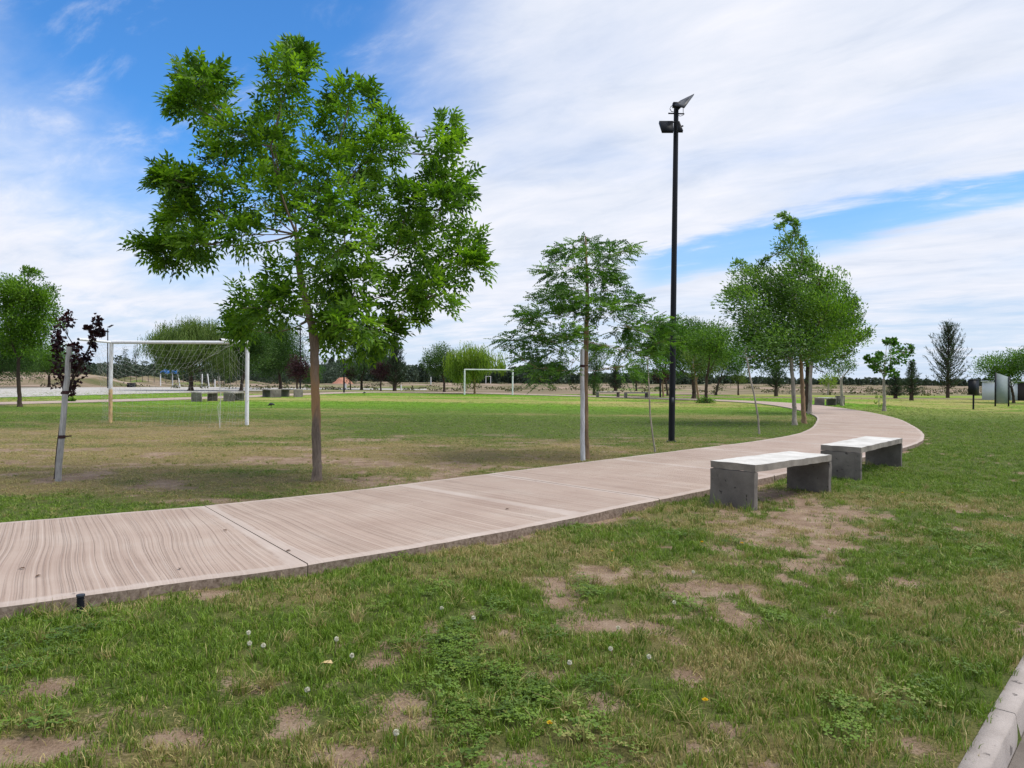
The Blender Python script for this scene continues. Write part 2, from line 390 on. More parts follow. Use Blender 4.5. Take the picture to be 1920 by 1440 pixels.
# ------------------------------------------------------------------ fields over the ground
bare_px = [(1500, 975, 120, 34), (1600, 960, 60, 12), (1420, 1000, 70, 22), (1350, 1032, 40, 12), (1150, 1074, 100, 13), (1035, 1098, 45, 20), (1090, 1168, 60, 18), (1050, 1130, 40, 16),
           (1320, 1115, 55, 20), (1390, 1160, 35, 20), (1235, 1180, 25, 10), (1120, 1310, 45, 22), (1370, 1365, 32, 22), (1030, 1270, 40, 14), (1185, 1250, 20, 12),
           (60, 1412, 130, 28), (110, 1290, 60, 22), (740, 1320, 60, 22), (960, 1425, 70, 20), (1285, 1270, 30, 12), (1700, 1090, 40, 10), (1560, 1020, 60, 14),
           (410, 1112, 40, 12), (160, 890, 50, 14), (1250, 1075, 60, 10), (1460, 930, 60, 16), (640, 1420, 60, 16), (1500, 1060, 60, 10), (820, 895, 70, 6), (700, 870, 60, 8), (300, 905, 50, 8),
           (1720, 1395, 40, 14), (1310, 1400, 30, 14), (350, 1390, 50, 16), (1450, 848, 90, 3)]
bare_w = []
for px, py, rx, ry in bare_px:
    c = gp(px, py); d = c[1]
    bare_w.append((c[0], c[1], rx*d/F, max(.05, (gp(px, py-ry)[1]-gp(px, py+ry)[1])/2)))
def fields(x, y):
    """bare soil 0..1 and dryness of the grass 0..1"""
    sh = x.shape; x = x.ravel().astype(float); y = y.ravel().astype(float)
    w1 = fbm(x*3.1, y*3.1, 3, 4); w2 = fbm(x*9, y*9, 5, 3)
    b = np.zeros(len(x))
    for cx_, cy_, rx, ry in bare_w:
        k = (abs(x-cx_) < rx*3) & (abs(y-cy_) < ry*3)
        if k.any():
            g = ((x[k]-cx_)/rx)**2+((y[k]-cy_)/ry)**2
            b[k] = np.maximum(b[k], 1.08*np.exp(-g*.75))
    m = fbm(x*.9, y*.9, 11, 4)
    b = b*(.05+1.5*w1)+.6*(sst(w1, .58, .8)*sst(m, .42, .62))+(w2-.5)*.75*(b > .08)
    pd, sd = pathdist(x, y)
    nearedge = sst(pd, HWID+.32, HWID+.08)*sst(fbm(x*2.2, y*2.2, 41, 3), .42, .62)*(sd < 0)
    b = np.maximum(b, nearedge*.9)
    scuff = sst(fbm(x*1.1, y*2.0, 141, 4), .50, .72)*(sd > 0)*sst(y, 6.5, 8)*sst(y, 30, 18)
    b = np.maximum(b, scuff*.62)
    b = np.maximum(b, .75*sst(fbm(x*4.5, y*4.5, 151, 3), .60, .78)*(sd < 0)*(y < 16)*sst(m, .35, .6))
    far = sst(y, 14, 24)
    # soil beyond the mown field
    lim = 78+(fbm(x*.05, y*.05, 21, 3)-.5)*30
    lim = np.where(x < -17, 62+(x+17)*-.1, lim); lim = np.where(x > 18, 74+(x-18)*.3, lim)
    soil = sst(y, lim-3, lim+3)*(.1+1.1*fbm(x*.05, y*.10, 31, 4)+sst(y, 100, 160)*.25)
    road = ((y > 60) & (y < 72) & (x > 2)).astype(float)*sst(abs(y-(66+x*.04)), 3.2, 1.8)   # dirt track on the right
    wedge = sst(x, -12, -8)*sst(x, 16, 8)*sst(y, 72, 77)
    soil = np.maximum(np.maximum(soil, road*.9*(x > 10)), wedge)
    b = np.maximum(b*(1-far*.9), np.clip(soil, 0, 1))
    # dryness: patches stretched along x (as the mower ran)
    s1 = fbm(x*.12, y*.34, 51, 4); s2 = fbm(x*.8, y*1.6, 61, 4)
    dry = .25+.75*(s2-.5)*1.6
    field = (sd > 0) & (y > 5)
    zone = sst(y, 7, 9)*sst(y, 19, 13)*sst(x, 5.5, 1.0)
    df = .05+2.0*(s1-.42)+1.3*(s2-.5)+.7*(w1-.5)+.62*zone+.25*sst(x, 0, -9)*sst(y, 26, 18)
    df += 2.2*(fbm(x*.03, y*.15, 55, 3)-.47)*sst(y, 17, 24)
    df -= .5*sst(y, 16.5, 19)*sst(y, 34, 28)*sst(x, -7, -2)
    dry = np.where(field, df, dry)
    right = (sd < 0)
    d2 = .30+1.9*(s2-.45)+1.2*(w1-.5)+.3*sst(fbm(x*.7, y*.7, 77, 3), .42, .62)-.15
    lush = sst(x*.55+y*.8, 8.4, 11.5)*sst(x, 2.5, 4.5)
    d2 = d2*(1-lush*.92)-.12*lush+.45*sst(y, 24, 34)*sst(y, 46, 38)
    lf = sst(x, 1.2, -1.2)
    d2 = d2-.16*lf
    dry = np.where(right & (y < 60), d2, dry)
    verge = sst(pd, HWID+.5, HWID+.1)
    dry = dry*(1-.6*verge*(sd > 0))
    return np.clip(b, 0, 1).reshape(sh), np.clip(dry, 0, 1).reshape(sh), pd.reshape(sh), sd.reshape(sh)
def height(x, y, b=None, pd=None, sd=None):
    near_ = sst(y, 30, 12)
    z = (fbm(x*1.3, y*1.3, 91, 3)-.5)*.045*near_ + (fbm(x*.2, y*.2, 93, 2)-.5)*.04*near_
    if b is not None: z = z-.018*b*near_
    if pd is not None: z = z-(.012+.05*fbm(x*2.1, y*2.1, 47, 3))*sst(pd, HWID+.40, HWID+.04)*(sd < 0)*sst(y, 30, 18)
    farz = sst(y, 95, 130)
    z = z+farz*((fbm(x*.06, y*.06, 95, 4)-.45)*.9+(fbm(x*.25, y*.2, 96, 3)-.5)*.5)
    m = sst(y, 95, 112)*sst(y, 190, 135)*sst(x, -45, -62)
    z = z+m*sst(fbm(x*.09, y*.05, 97, 3), .42, .62)*1.9
    m2 = sst(y, 150, 170)*sst(y, 300, 230)
    z = z+m2*sst(fbm(x*.04, y*.03, 98, 3), .5, .68)*.4
    kd = kerbdist(x, y)
    z = z*(1-sst(kd, -1.0, -.1))
    return np.where(kd > .088, -.30, z)

# ------------------------------------------------------------------ ground sheet
def geo_steps(a, b, s0, g):
    out = [a]; s = s0
    while out[-1] < b: out.append(out[-1]+s); s *= g
    return out
xs = list(np.arange(-9.5, 12.01, .085)); xr = geo_steps(12.0, 4000, .1, 1.035)[1:]; xl = [-q for q in geo_steps(9.5, 4000, .1, 1.035)[1:]][::-1]
xs = np.array(xl+xs+xr)
ys = np.array([-q for q in geo_steps(-1.2, 3500, .3, 1.25)[1:]][::-1]+list(np.arange(1.2, 13, .075))+geo_steps(13, 5000, .08, 1.018))
X, Y = np.meshgrid(xs, ys)
Bf, Df, PDf, SDf = fields(X, Y)
Z = height(X, Y, Bf, PDf, SDf); Z = np.where(PDf < HWID-.02, np.minimum(Z, .01), Z)
nx, ny = len(xs), len(ys)
me = bpy.data.meshes.new('ground')
V = np.stack([X.ravel(), Y.ravel(), Z.ravel()], 1)
me.vertices.add(len(V)); me.vertices.foreach_set('co', V.ravel())
i, j = np.meshgrid(np.arange(ny-1), np.arange(nx-1), indexing='ij'); a = i*nx+j
Fq = np.stack([a, a+1, a+nx+1, a+nx], -1).reshape(-1, 4)
me.loops.add(Fq.size); me.loops.foreach_set('vertex_index', Fq.ravel().astype(np.int32))
me.polygons.add(len(Fq)); me.polygons.foreach_set('loop_start', (np.arange(len(Fq))*4).astype(np.int32))
me.polygons.foreach_set('use_smooth', np.ones(len(Fq), bool))
for nm, arr in (('bare', Bf), ('dry', Df)):
    at_ = me.attributes.new(nm, 'FLOAT', 'POINT'); at_.data.foreach_set('value', arr.ravel().astype(np.float32))
me.update(calc_edges=True)
GREEN_D, GREEN_L, STRAW = (.040, .080, .010), (.095, .165, .022), (.33, .27, .11)
def groundfn(t, b):
    p = posn(t)
    ab = t.n('ShaderNodeAttribute', attribute_name='bare').outputs['Fac']; ad = t.n('ShaderNodeAttribute', attribute_name='dry').outputs['Fac']
    cd_ = t.n('ShaderNodeSeparateXYZ'); t.set(cd_.inputs[0], p)
    fr = t.ss(cd_.outputs[1], 22, 45)            # farther off only the sheet shows: its grass colour takes over
    n = t.noise(p, 4, 6, .65); nf = t.noise(p, 70, 5, .7); nl = t.noise(t.mapv(p, scale=(.25, 1, 1)), .35, 6, .6)
    soil = t.ramp(t.m('ADD', t.m('MULTIPLY', n, .6), t.m('MULTIPLY', nf, .4)), [(.33, (.13, .085, .055)), (.5, (.27, .19, .135)), (.68, (.40, .31, .235))])
    soilf = t.ramp(t.noise(t.mapv(p, scale=(.22, 1, 1)), .16, 9, .72), [(.36, (.08, .10, .035)), (.46, (.15, .13, .07)), (.54, (.27, .20, .15)), (.68, (.42, .34, .285))])
    soil = t.mix(t.ss(cd_.outputs[1], 55, 75), soil, soilf)
    thatch = t.mix(ad, t.ramp(nf, [(.3, (.03, .05, .012)), (.7, (.13, .16, .04))]), t.ramp(nf, [(.3, (.10, .075, .035)), (.7, (.32, .25, .12))]))
    g = t.ramp(t.m('ADD', t.m('MULTIPLY', nl, .5), t.m('MULTIPLY', nf, .5)), [(.3, (.07, .165, .006)), (.7, (.16, .34, .014))])
    d2 = t.m('ADD', ad, t.m('MULTIPLY', t.m('SUBTRACT', nl, .5), 1.0), clamp=True)
    g = t.mix(t.m('MULTIPLY', d2, .9), g, t.ramp(nf, [(.3, (.27, .235, .08)), (.7, (.42, .35, .14))]))
    c = t.mix(fr, thatch, g)
    k = t.m('ADD', t.m('ADD', ab, t.m('MULTIPLY', t.m('SUBTRACT', nf, .5), .9)), t.m('MULTIPLY', t.m('SUBTRACT', t.noise(p, 14, 4, .6), .5), .8))
    c = t.mix(t.ss(k, .28, .62), c, soil)
    bumpit(t, b, t.m('ADD', n, nf), .02, .8)
    return c
me.materials.append(mat('turf_and_soil', groundfn, .95, spec=.1))
g = bpy.data.objects.new('ground', me); COL.objects.link(g); g['kind'] = 'structure'

# ------------------------------------------------------------------ path of concrete slabs
path = empty('path', (0, 0, 0), kind='structure')
def nearS(px, py):
    q = gp(px, py, .05); d = (PC[:, 0]-q[0])**2+(PC[:, 1]-q[1])**2; return PS[d.argmin()]
jA = nearS(583, 1060); jB = nearS(1109, 968); jC = nearS(1245, 938); jD = nearS(1190+75, 872)
cuts = [0, max(.3, jA-3.2), jA, jB, jC, jD]
while cuts[-1] < PS[-1]-6: cuts.append(cuts[-1]+3.0)
def slab(s0, s1, k):
    gap = .0035; n = max(2, int((s1-s0)/.14)+1); S = np.linspace(s0+gap, s1-gap, n)
    c = np.stack([np.interp(S, PS, PC[:, q]) for q in (0, 1)], 1); nn = np.stack([np.interp(S, PS, PN[:, q]) for q in (0, 1)], 1)
    cols = np.array([-HWID, -HWID+.012, -HWID+.10, -.7, 0, .7, HWID-.10, HWID-.012, HWID])
    zc = np.array([-.012, 0, 0, 0, 0, 0, 0, 0, -.012])
    rag = (fbm(S*6, S*0, 300+k, 3)-.5)*.035; rag2 = (fbm(S*6, S*0, 400+k, 3)-.5)*.03
    tz = .052+random.uniform(-.002, .002)
    P = []
    for ci, cc in enumerate(cols):
        off = cc+(rag if ci < 2 else rag2 if ci > 6 else 0)
        P.append(np.column_stack([c+nn*np.reshape(off, (-1, 1)) if np.ndim(off) else c+nn*off, np.full(n, tz+zc[ci])]))
    P = [np.column_stack([P[0][:, :2], np.full(n, -.12)])]+P+[np.column_stack([P[-1][:, :2], np.full(n, -.12)])]
    G = np.stack(P, 1); m = G.shape[1]
    v = G.reshape(-1, 3); i, j = np.meshgrid(np.arange(n-1), np.arange(m-1), indexing='ij'); a = i*m+j
    f = [tuple(q) for q in np.stack([a, a+m, a+m+1, a+1], -1).reshape(-1, 4)[:, ::-1].tolist()]
    f.append(tuple(range(m))); f.append(tuple(((n-1)*m+q for q in reversed(range(m)))))
    me = bpy.data.meshes.new('slab'); me.from_pydata(v.tolist(), [], f)
    colz = np.concatenate([[-HWID], cols, [HWID]])
    U = np.repeat(S, m)+k*0.0; Vv = np.tile(colz, n)
    uv = me.uv_layers.new(name='UVMap')
    li = np.zeros(len(me.loops), np.int32); me.loops.foreach_get('vertex_index', li)
    uv.data.foreach_set('uv', np.stack([U[li], Vv[li]], 1).ravel().astype(np.float32))
    ed = np.minimum(HWID-abs(Vv), np.minimum(U-s0, s1-U))
    # near slabs carry a fine enough grid for the margin; coarse rows are pulled in by the attribute's interpolation
    a_ = me.attributes.new('edge', 'FLOAT', 'POINT'); a_.data.foreach_set('value', np.clip(ed, 0, 1).astype(np.float32))
    me.materials.append(M['slab'])
    o = bpy.data.objects.new('slab', me); COL.objects.link(o); o.parent = path
for k in range(len(cuts)-1): slab(cuts[k], cuts[k+1], k)

# ------------------------------------------------------------------ kerb, gutter, road
kerb = empty('kerb', (K0[0], K0[1], 0), kind='structure')
def KP(s, off, z): q = K0+KD*s+KN*off; return (q[0], q[1], z)
js = float(np.dot(gp(1867, 1331)[:2]-K0, KD))
prof = [(0, -.25), (0, -.002), (.004, .006), (.045, .008), (.083, .007), (.089, -.003), (.098, -.11), (.098, -.25)]
for k in range(-6, 8):
    s0 = js+k*2.0+.004; s1 = s0+2.0-.008; mb = MB(); ss_ = np.linspace(s0, s1, 22)
    v = []
    for s in ss_:
        for q, (o_, z_) in enumerate(prof):
            jit = (vn(np.array([s*9.]), np.array([q*3.3]), 9)[0]-.5)*.012 if 0 < q < 6 else 0
            v.append(KP(s, o_+jit*.7, z_+jit*.25))
    m = len(prof); f = [(a*m+b, a*m+b+1, (a+1)*m+b+1, (a+1)*m+b) for a in range(21) for b in range(m-1)]
    mb.add(v, f); mb.add(v[:m], [(0, 1, 2, 7), (2, 3, 4, 7), (4, 5, 6, 7)]); mb.add(v[-m:], [(7, 2, 1, 0), (7, 4, 3, 2), (7, 6, 5, 4)])
    mb.build('kerb_stone', M['kerb'], kerb, False, loc=None).matrix_parent_inverse = Matrix.Translation((-K0[0], -K0[1], 0))
mb = MB(); mb.add([KP(-14, .102, -.105), KP(17, .102, -.105), KP(17, .16, -.118), KP(-14, .16, -.118)], [(0, 3, 2, 1)])
tag(mb.build('gutter', M['gutter']), kind='structure')
mb = MB(); mb.add([KP(-60, .10, -.13), KP(80, .10, -.13), KP(80, 9, -.10), KP(-60, 9, -.10)], [(0, 3, 2, 1)])
tag(mb.build('road', M['asphalt']), kind='structure')
# pale road across the left of the park
pp = [gp(*q)[:2] for q in [(-420, 753), (0, 745.5), (100, 743), (300, 737.5), (480, 733), (600, 730.5), (800, 731.5), (800, 729), (600, 727), (480, 726), (300, 726.2), (100, 726.8), (0, 727), (-420, 727.5)]]
mb = MB(); n = len(pp)//2
mb.add([(q[0], q[1], .02) for q in pp], [(a, a+1, len(pp)-2-a, len(pp)-1-a) for a in range(n-1)])
tag(mb.build('pale_road', M['paleroad']), kind='structure')

# ------------------------------------------------------------------ grass and small ground plants (nobody could count them)
def blade_mat(name, straw, gd, gl, tr=.3):
    m = bpy.data.materials.new(name); m.use_nodes = True; m.node_tree.nodes.clear(); t = NT(m.node_tree)
    d = t.n('ShaderNodeAttribute', attribute_name='dry', attribute_type='INSTANCER').outputs['Fac']
    rnd = t.n('ShaderNodeObjectInfo').outputs['Random']
    tt = t.n('ShaderNodeAttribute', attribute_name='tint').outputs['Fac']
    c = t.mix(t.m('ADD', t.m('MULTIPLY', rnd, .5), t.m('MULTIPLY', tt, .5)), gd, gl)
    k = t.m('ADD', t.m('ADD', d, t.m('MULTIPLY', t.m('SUBTRACT', tt, .5), .9)), t.m('MULTIPLY', t.m('SUBTRACT', rnd, .5), .35))
    c = t.mix(t.ss(k, .25, .95), c, t.mix(rnd, straw, tuple(q*.6 for q in straw)))
    b = t.n('ShaderNodeBsdfPrincipled'); b.inputs['Roughness'].default_value = .5; b.inputs['Specular IOR Level'].default_value = .45
    t.set(b.inputs['Base Color'], c)
    tl = t.n('ShaderNodeBsdfTranslucent'); t.set(tl.inputs[0], c)
    mx = t.n('ShaderNodeMixShader'); mx.inputs[0].default_value = tr
    t.set(mx.inputs[1], b.outputs[0]); t.set(mx.inputs[2], tl.outputs[0])
    o = t.n('ShaderNodeOutputMaterial'); t.set(o.inputs[0], mx.outputs[0])
    return m
M['blade'] = blade_mat('grass_blade', (.58, .47, .20), (.045, .095, .006), (.28, .44, .04))
M['clover'] = blade_mat('clover_leaf', (.40, .38, .12), (.05, .10, .010), (.20, .33, .035))
def tuft(name, nb, rad, h, wdt, lean, mt):
    mb = MB()
    for _ in range(nb):
        a = random.uniform(0, 6.283); r = rad*math.sqrt(random.random()); x, y = r*math.cos(a), r*math.sin(a)
        b = random.uniform(0, 6.283); hh = h*random.uniform(.45, 1.15); ll = lean*random.uniform(.3, 1.3)*hh
        dx_, dy_ = math.cos(b), math.sin(b); c = random.uniform(0, 6.283); sx, sy = math.cos(c)*wdt/2, math.sin(c)*wdt/2
        p1 = (x+dx_*ll*.35, y+dy_*ll*.35, hh*.6); p2 = (x+dx_*ll, y+dy_*ll, hh*(1-.25*random.random()))
        mb.add([(x-sx, y-sy, -.01), (x+sx, y+sy, -.01), (p1[0]+sx*.8, p1[1]+sy*.8, p1[2]), (p1[0]-sx*.8, p1[1]-sy*.8, p1[2])], [(0, 1, 2, 3)], random.random())
        t_ = mb.t[-1][0]
        mb.add([(p1[0]-sx*.8, p1[1]-sy*.8, p1[2]), (p1[0]+sx*.8, p1[1]+sy*.8, p1[2]), p2], [(0, 1, 2)], t_)
    return mb
def clover(nl, rad):
    mb = MB()
    for _ in range(nl):
        a = random.uniform(0, 6.283); r = rad*math.sqrt(random.random()); x, y = r*math.cos(a), r*math.sin(a); z = random.uniform(.012, .038); s = random.uniform(.006, .012); t_ = random.random(); a0 = random.uniform(0, 6.28)
        for q in range(3):
            b = a0+q*2.094; ux, uy = math.cos(b), math.sin(b); tz = random.uniform(-.003, .005)
            mb.add([(x, y, z), (x+ux*s-uy*s*.6, y+uy*s+ux*s*.6, z+tz), (x+ux*s*1.5, y+uy*s*1.5, z+tz*.3), (x+ux*s+uy*s*.6, y+uy*s-ux*s*.6, z+tz)], [(0, 1, 2, 3)], t_)
    return mb
def scatter(name, tufts, P, rot, scl, idx, dry, label):
    col = bpy.data.collections.new(name+'_kinds')
    for q, mb in enumerate(tufts[0]):
        o = mb.build('%s_clump' % name, tufts[1]); COL.objects.unlink(o); col.objects.link(o)
    me = bpy.data.meshes.new(name); me.vertices.add(len(P)); me.vertices.foreach_set('co', P.ravel())
    for nm, typ, arr, key in (('rot', 'FLOAT_VECTOR', rot, 'vector'), ('scl', 'FLOAT_VECTOR', scl, 'vector'), ('idx', 'INT', idx, 'value'), ('dry', 'FLOAT', dry, 'value')):
        a = me.attributes.new(nm, typ, 'POINT'); a.data.foreach_set(key, arr.ravel().astype(np.int32 if typ == 'INT' else np.float32))
    me.update()
    ob = bpy.data.objects.new(name, me); COL.objects.link(ob); ob['kind'] = 'stuff'; ob['label'] = label; ob['category'] = 'ground cover'
    ng = bpy.data.node_groups.new(name, 'GeometryNodeTree')
    ng.interface.new_socket('Geometry', in_out='INPUT', socket_type='NodeSocketGeometry'); ng.interface.new_socket('Geometry', in_out='OUTPUT', socket_type='NodeSocketGeometry')
    N, L = ng.nodes, ng.links
    gi, go = N.new('NodeGroupInput'), N.new('NodeGroupOutput'); ip = N.new('GeometryNodeInstanceOnPoints'); ci = N.new('GeometryNodeCollectionInfo')
    ci.inputs['Collection'].default_value = col; ci.inputs['Separate Children'].default_value = True; ci.inputs['Reset Children'].default_value = True
    L.new(gi.outputs[0], ip.inputs['Points']); L.new(ci.outputs[0], ip.inputs['Instance']); ip.inputs['Pick Instance'].default_value = True
    for nm, typ, s in (('rot', 'FLOAT_VECTOR', 'Rotation'), ('scl', 'FLOAT_VECTOR', 'Scale'), ('idx', 'INT', 'Instance Index')):
        na = N.new('GeometryNodeInputNamedAttribute'); na.data_type = typ; na.inputs['Name'].default_value = nm
        src = na.outputs['Attribute']
        L.new(src, ip.inputs[s])
    L.new(ip.outputs[0], go.inputs[0])
    md = ob.modifiers.new('scatter', 'NODES'); md.node_group = ng
    return ob
def cand(dens_fn, bands):
    out = []
    for y0, y1, dmax in bands:
        x0, x1 = -.80*y1-.5, .80*y1+.5
        n = int((x1-x0)*(y1-y0)*dmax); x = rng.uniform(x0, x1, n); y = rng.uniform(y0, y1, n)
        k = (abs(x) < .80*y+.7) & (kerbdist(x, y) < -.004-.025*rng.random(n))
        out.append(np.stack([x[k], y[k]], 1))
    return np.vstack(out)
TG = [tuft('g', 20, .05, .050, .0045, .5, None), tuft('g', 24, .055, .036, .0050, .9, None), tuft('g', 16, .05, .062, .0045, .55, None),
      tuft('g', 26, .06, .030, .0052, 1.2, None), tuft('g', 14, .03, .085, .0048, .7, None)]
Q = cand(None, [(1.3, 4, 520), (4, 7, 330), (7, 11, 170), (11, 17, 85), (17, 27, 36), (27, 45, 13), (45, 72, 5)])
b_, d_, pd_, sd_ = fields(Q[:, 0], Q[:, 1])
u = rng.random(len(Q))
hl = .24+.6*fbm(Q[:, 0]*1.7, Q[:, 1]*1.7, 71, 3)+.7*fbm(Q[:, 0]*7, Q[:, 1]*7, 72, 2)
keep = (pd_ > HWID+.015) & (u > np.clip(b_*1.35-.12, 0, .93)) & (b_ < .8+u*.3)
# nothing grows inside the bench legs; the field side verge is uncut and taller
Q, b_, d_, pd_, sd_, hl = Q[keep], b_[keep], d_[keep], pd_[keep], sd_[keep], hl[keep]
yy = Q[:, 1]; n = len(Q)
wide = np.clip(.75+yy*.045, .85, 3.4); tall = hl*np.clip(1.05-.012*yy, .6, 1.1)*(1-.45*b_)
fieldside = (sd_ > 0) & (yy > 5)
tall = tall*np.where(fieldside, .62, 1.0); tall = tall*(1+.9*sst(pd_, HWID+.28, HWID+.03)*fieldside)
tall *= 1-.35*d_*fieldside
for bx, by, rr_ in [(594, 905, .22), (108, 902, .2), (1096, 863, .2), (1228, 847, .15), (1259, 830, .2), (1424, 816, .15), (1490, 797, .35), (1508, 795, .3), (1519, 778, .4), (1370, 952, .3), (1425, 958, .15), (1530, 915, .25), (1560, 912, .15), (1590, 893, .3), (1690, 862, .3), (207, 794, .3), (463, 798, .3), (80, 1140, .12), (120, 1135, .12)]:
    q = gp(bx, by); tall *= 1+1.1*np.exp(-((Q[:, 0]-q[0])**2+(Q[:, 1]-q[1])**2)/rr_**2)
idx = rng.choice(5, n, p=[.3, .27, .2, .19, .04]); lng = fbm(Q[:, 0]*2.3, Q[:, 1]*2.3, 73, 3) > .66
idx = np.where(lng & (rng.random(n) < .35) & (yy < 11), 4, idx)
rot = np.stack([rng.normal(0, .2, n), rng.normal(0, .2, n), rng.uniform(0, 6.28, n)], 1)
scl = np.stack([wide, wide, tall], 1)
P = np.stack([Q[:, 0], Q[:, 1], height(Q[:, 0], Q[:, 1], b_, *pathdist(Q[:, 0], Q[:, 1]))], 1)
dj = np.clip(d_+rng.normal(0, .15, n)+.25*(rng.random(n) < .06)+.3*b_, 0, 1)
scatter('grass', (TG, M['blade']), P, rot, scl, idx, dj, 'short patchy turf, green mixed with straw, around the concrete path')
# clover and broad weeds between the blades
TCv = [clover(26, .075), clover(18, .06), clover(34, .085)]
Q = cand(None, [(1.3, 4, 200), (4, 7, 120), (7, 10, 50)])
b_, d_, pd_, sd_ = fields(Q[:, 0], Q[:, 1]); Q = Q[kerbdist(Q[:, 0], Q[:, 1]) < -.12]; b_, d_, pd_, sd_ = fields(Q[:, 0], Q[:, 1]); cm = fbm(Q[:, 0]*1.1, Q[:, 1]*1.1, 81, 4)
lf = sst(Q[:, 0], 1.6, -.6)
keep = (pd_ > HWID+.05) & (b_ < .35) & (rng.random(len(cm)) < sst(cm, .5, .72)*(.12+.28*lf)) & (sd_ < 0)
Q, b_, d_ = Q[keep], b_[keep], d_[keep]; n = len(Q)
P = np.stack([Q[:, 0], Q[:, 1], height(Q[:, 0], Q[:, 1], b_, *pathdist(Q[:, 0], Q[:, 1]))+.006], 1); s_ = rng.uniform(.8, 1.5, n)
scatter('clover', (TCv, M['clover']), P, np.stack([rng.normal(0, .1, n), rng.normal(0, .1, n), rng.uniform(0, 6.28, n)], 1), np.stack([s_, s_, s_], 1), rng.integers(0, 3, n), np.clip(d_*.5+rng.normal(0, .1, n), 0, 1), 'low clover growing through the near turf')
# dead blades and crumbs lying on the soil
TL = [tuft('l', 12, .09, .010, .0035, 4.5, None), tuft('l', 9, .08, .008, .004, 5.5, None)]
Q = cand(None, [(1.3, 4, 130), (4, 7, 90), (7, 12, 45)]); b_, d_, pd_, sd_ = fields(Q[:, 0], Q[:, 1])
keep = (pd_ > HWID+.06) & (b_ > .15); Q, b_ = Q[keep], b_[keep]; n = len(Q)
P = np.stack([Q[:, 0], Q[:, 1], height(Q[:, 0], Q[:, 1], b_, *pathdist(Q[:, 0], Q[:, 1]))+.004], 1); s_ = rng.uniform(.6, 1.3, n)
scatter('dead_grass', (TL, M['blade']), P, np.stack([rng.normal(0, .05, n), rng.normal(0, .05, n), rng.uniform(0, 6.28, n)], 1), np.stack([s_, s_, s_], 1), rng.integers(0, 2, n), rng.uniform(.5, 1, n), 'dead straw and crumbs lying on the bare soil patches')
# dry tussocks
TD = [tuft('d', 46, .035, .095, .0042, 1.0, None), tuft('d', 34, .03, .075, .0042, 1.3, None)]
Q = cand(None, [(1.3, 5, 12), (5, 9, 9), (9, 14, 5)]); b_, d_, pd_, sd_ = fields(Q[:, 0], Q[:, 1])
keep = (pd_ > HWID+.1) & (fbm(Q[:, 0]*1.3, Q[:, 1]*1.3, 83, 3) > .52)
Q, b_ = Q[keep], b_[keep]
xtra = np.array([gp(*q)[:2] for q in [(500, 1290), (760, 1215), (600, 1275), (1225, 1125), (1205, 1110), (540, 1205), (1250, 1330), (860, 1180), (90, 1360), (450, 1300), (1090, 1390), (770, 1225)]])
Q = np.vstack([Q, xtra]); b_ = np.concatenate([b_, np.zeros(len(xtra))]); n = len(Q)
P = np.stack([Q[:, 0], Q[:, 1], height(Q[:, 0], Q[:, 1], b_, *pathdist(Q[:, 0], Q[:, 1]))], 1); s_ = rng.uniform(.6, 1.25, n); fs = np.where(pathdist(Q[:, 0], Q[:, 1])[1] > 0, .5, 1.)
scatter('dry_tussock', (TD, M['blade']), P, np.stack([rng.normal(0, .2, n), rng.normal(0, .2, n), rng.uniform(0, 6.28, n)], 1), np.stack([s_, s_, s_*fs], 1), rng.integers(0, 2, n), rng.uniform(.45, .95, n), 'straw coloured tussocks standing in the turf')

# ------------------------------------------------------------------ leaves
def unit(v): return v/(np.linalg.norm(v, axis=-1, keepdims=True)+1e-9)
def leaf2(mb, P, D, L, Wd, tint, fold=.25, Nn=None):
    """folded kite leaves: base, left, tip, right"""
    n = len(P); D = unit(D)
    if Nn is None: Nn = rng.normal(size=(n, 3))+np.array([0, 0, 1.2])
    S = unit(np.cross(D, Nn)); U = np.cross(S, D)
    L = np.reshape(np.broadcast_to(L, (n,)), (n, 1)); Wd = np.reshape(np.broadcast_to(Wd, (n,)), (n, 1))
    a = P; m = P+D*L*.42; l = m+S*Wd*.5+U*Wd*fold; r = m-S*Wd*.5+U*Wd*fold; t = P+D*L-U*L*.08
    v = np.stack([a, l, t, r], 1).reshape(-1, 3); b = np.arange(n)[:, None]*4
    f = np.concatenate([b+np.array([[0, 2, 1]]), b+np.array([[0, 3, 2]])]); mb.add(v, f, np.concatenate([tint, tint]))
def pinnate(mb, P, D, rach, L, Wd, pairs, tint, droop=.3, spread=.85):
    n = len(P); D = unit(D); Nn = rng.normal(size=(n, 3))*.6+np.array([0, 0, 1.]); S = unit(np.cross(D, Nn)); U = np.cross(S, D)
    rach = np.reshape(np.broadcast_to(rach, (n,)), (n, 1))
    dn = np.array([0, 0, -1.])
    for k in range(pairs):
        t = (k+1)/(pairs+.6); B = P+D*rach*t+dn*rach*droop*t*t
        for s in (-1, 1):
            d = D*(.55)+S*s*spread+dn*droop*.8+rng.normal(size=(n, 3))*.16
            leaf2(mb, B, d, L*rng.uniform(.75, 1.15, n), Wd, np.clip(tint+rng.normal(0, .07, n), 0, 1), Nn=U+rng.normal(size=(n, 3))*.3)
    B = P+D*rach+dn*rach*droop
    leaf2(mb, B, D+dn*droop, L*1.05, Wd, tint, Nn=U)
def auto(cx_, cy_, rx, ry, n, r, seed=0, top=0):
    g_ = np.random.default_rng(seed+int(cx_)); o = []
    for q in range(n):
        a = q*2.399+g_.uniform(-.3, .3); rr = math.sqrt((q+.5)/n)*.82
        o.append((cx_+rx*rr*math.cos(a)*g_.uniform(.9, 1.12), cy_+ry*rr*math.sin(a)*g_.uniform(.9, 1.1), r*g_.uniform(.75, 1.25), r*g_.uniform(.7, 1.1)))
    return o
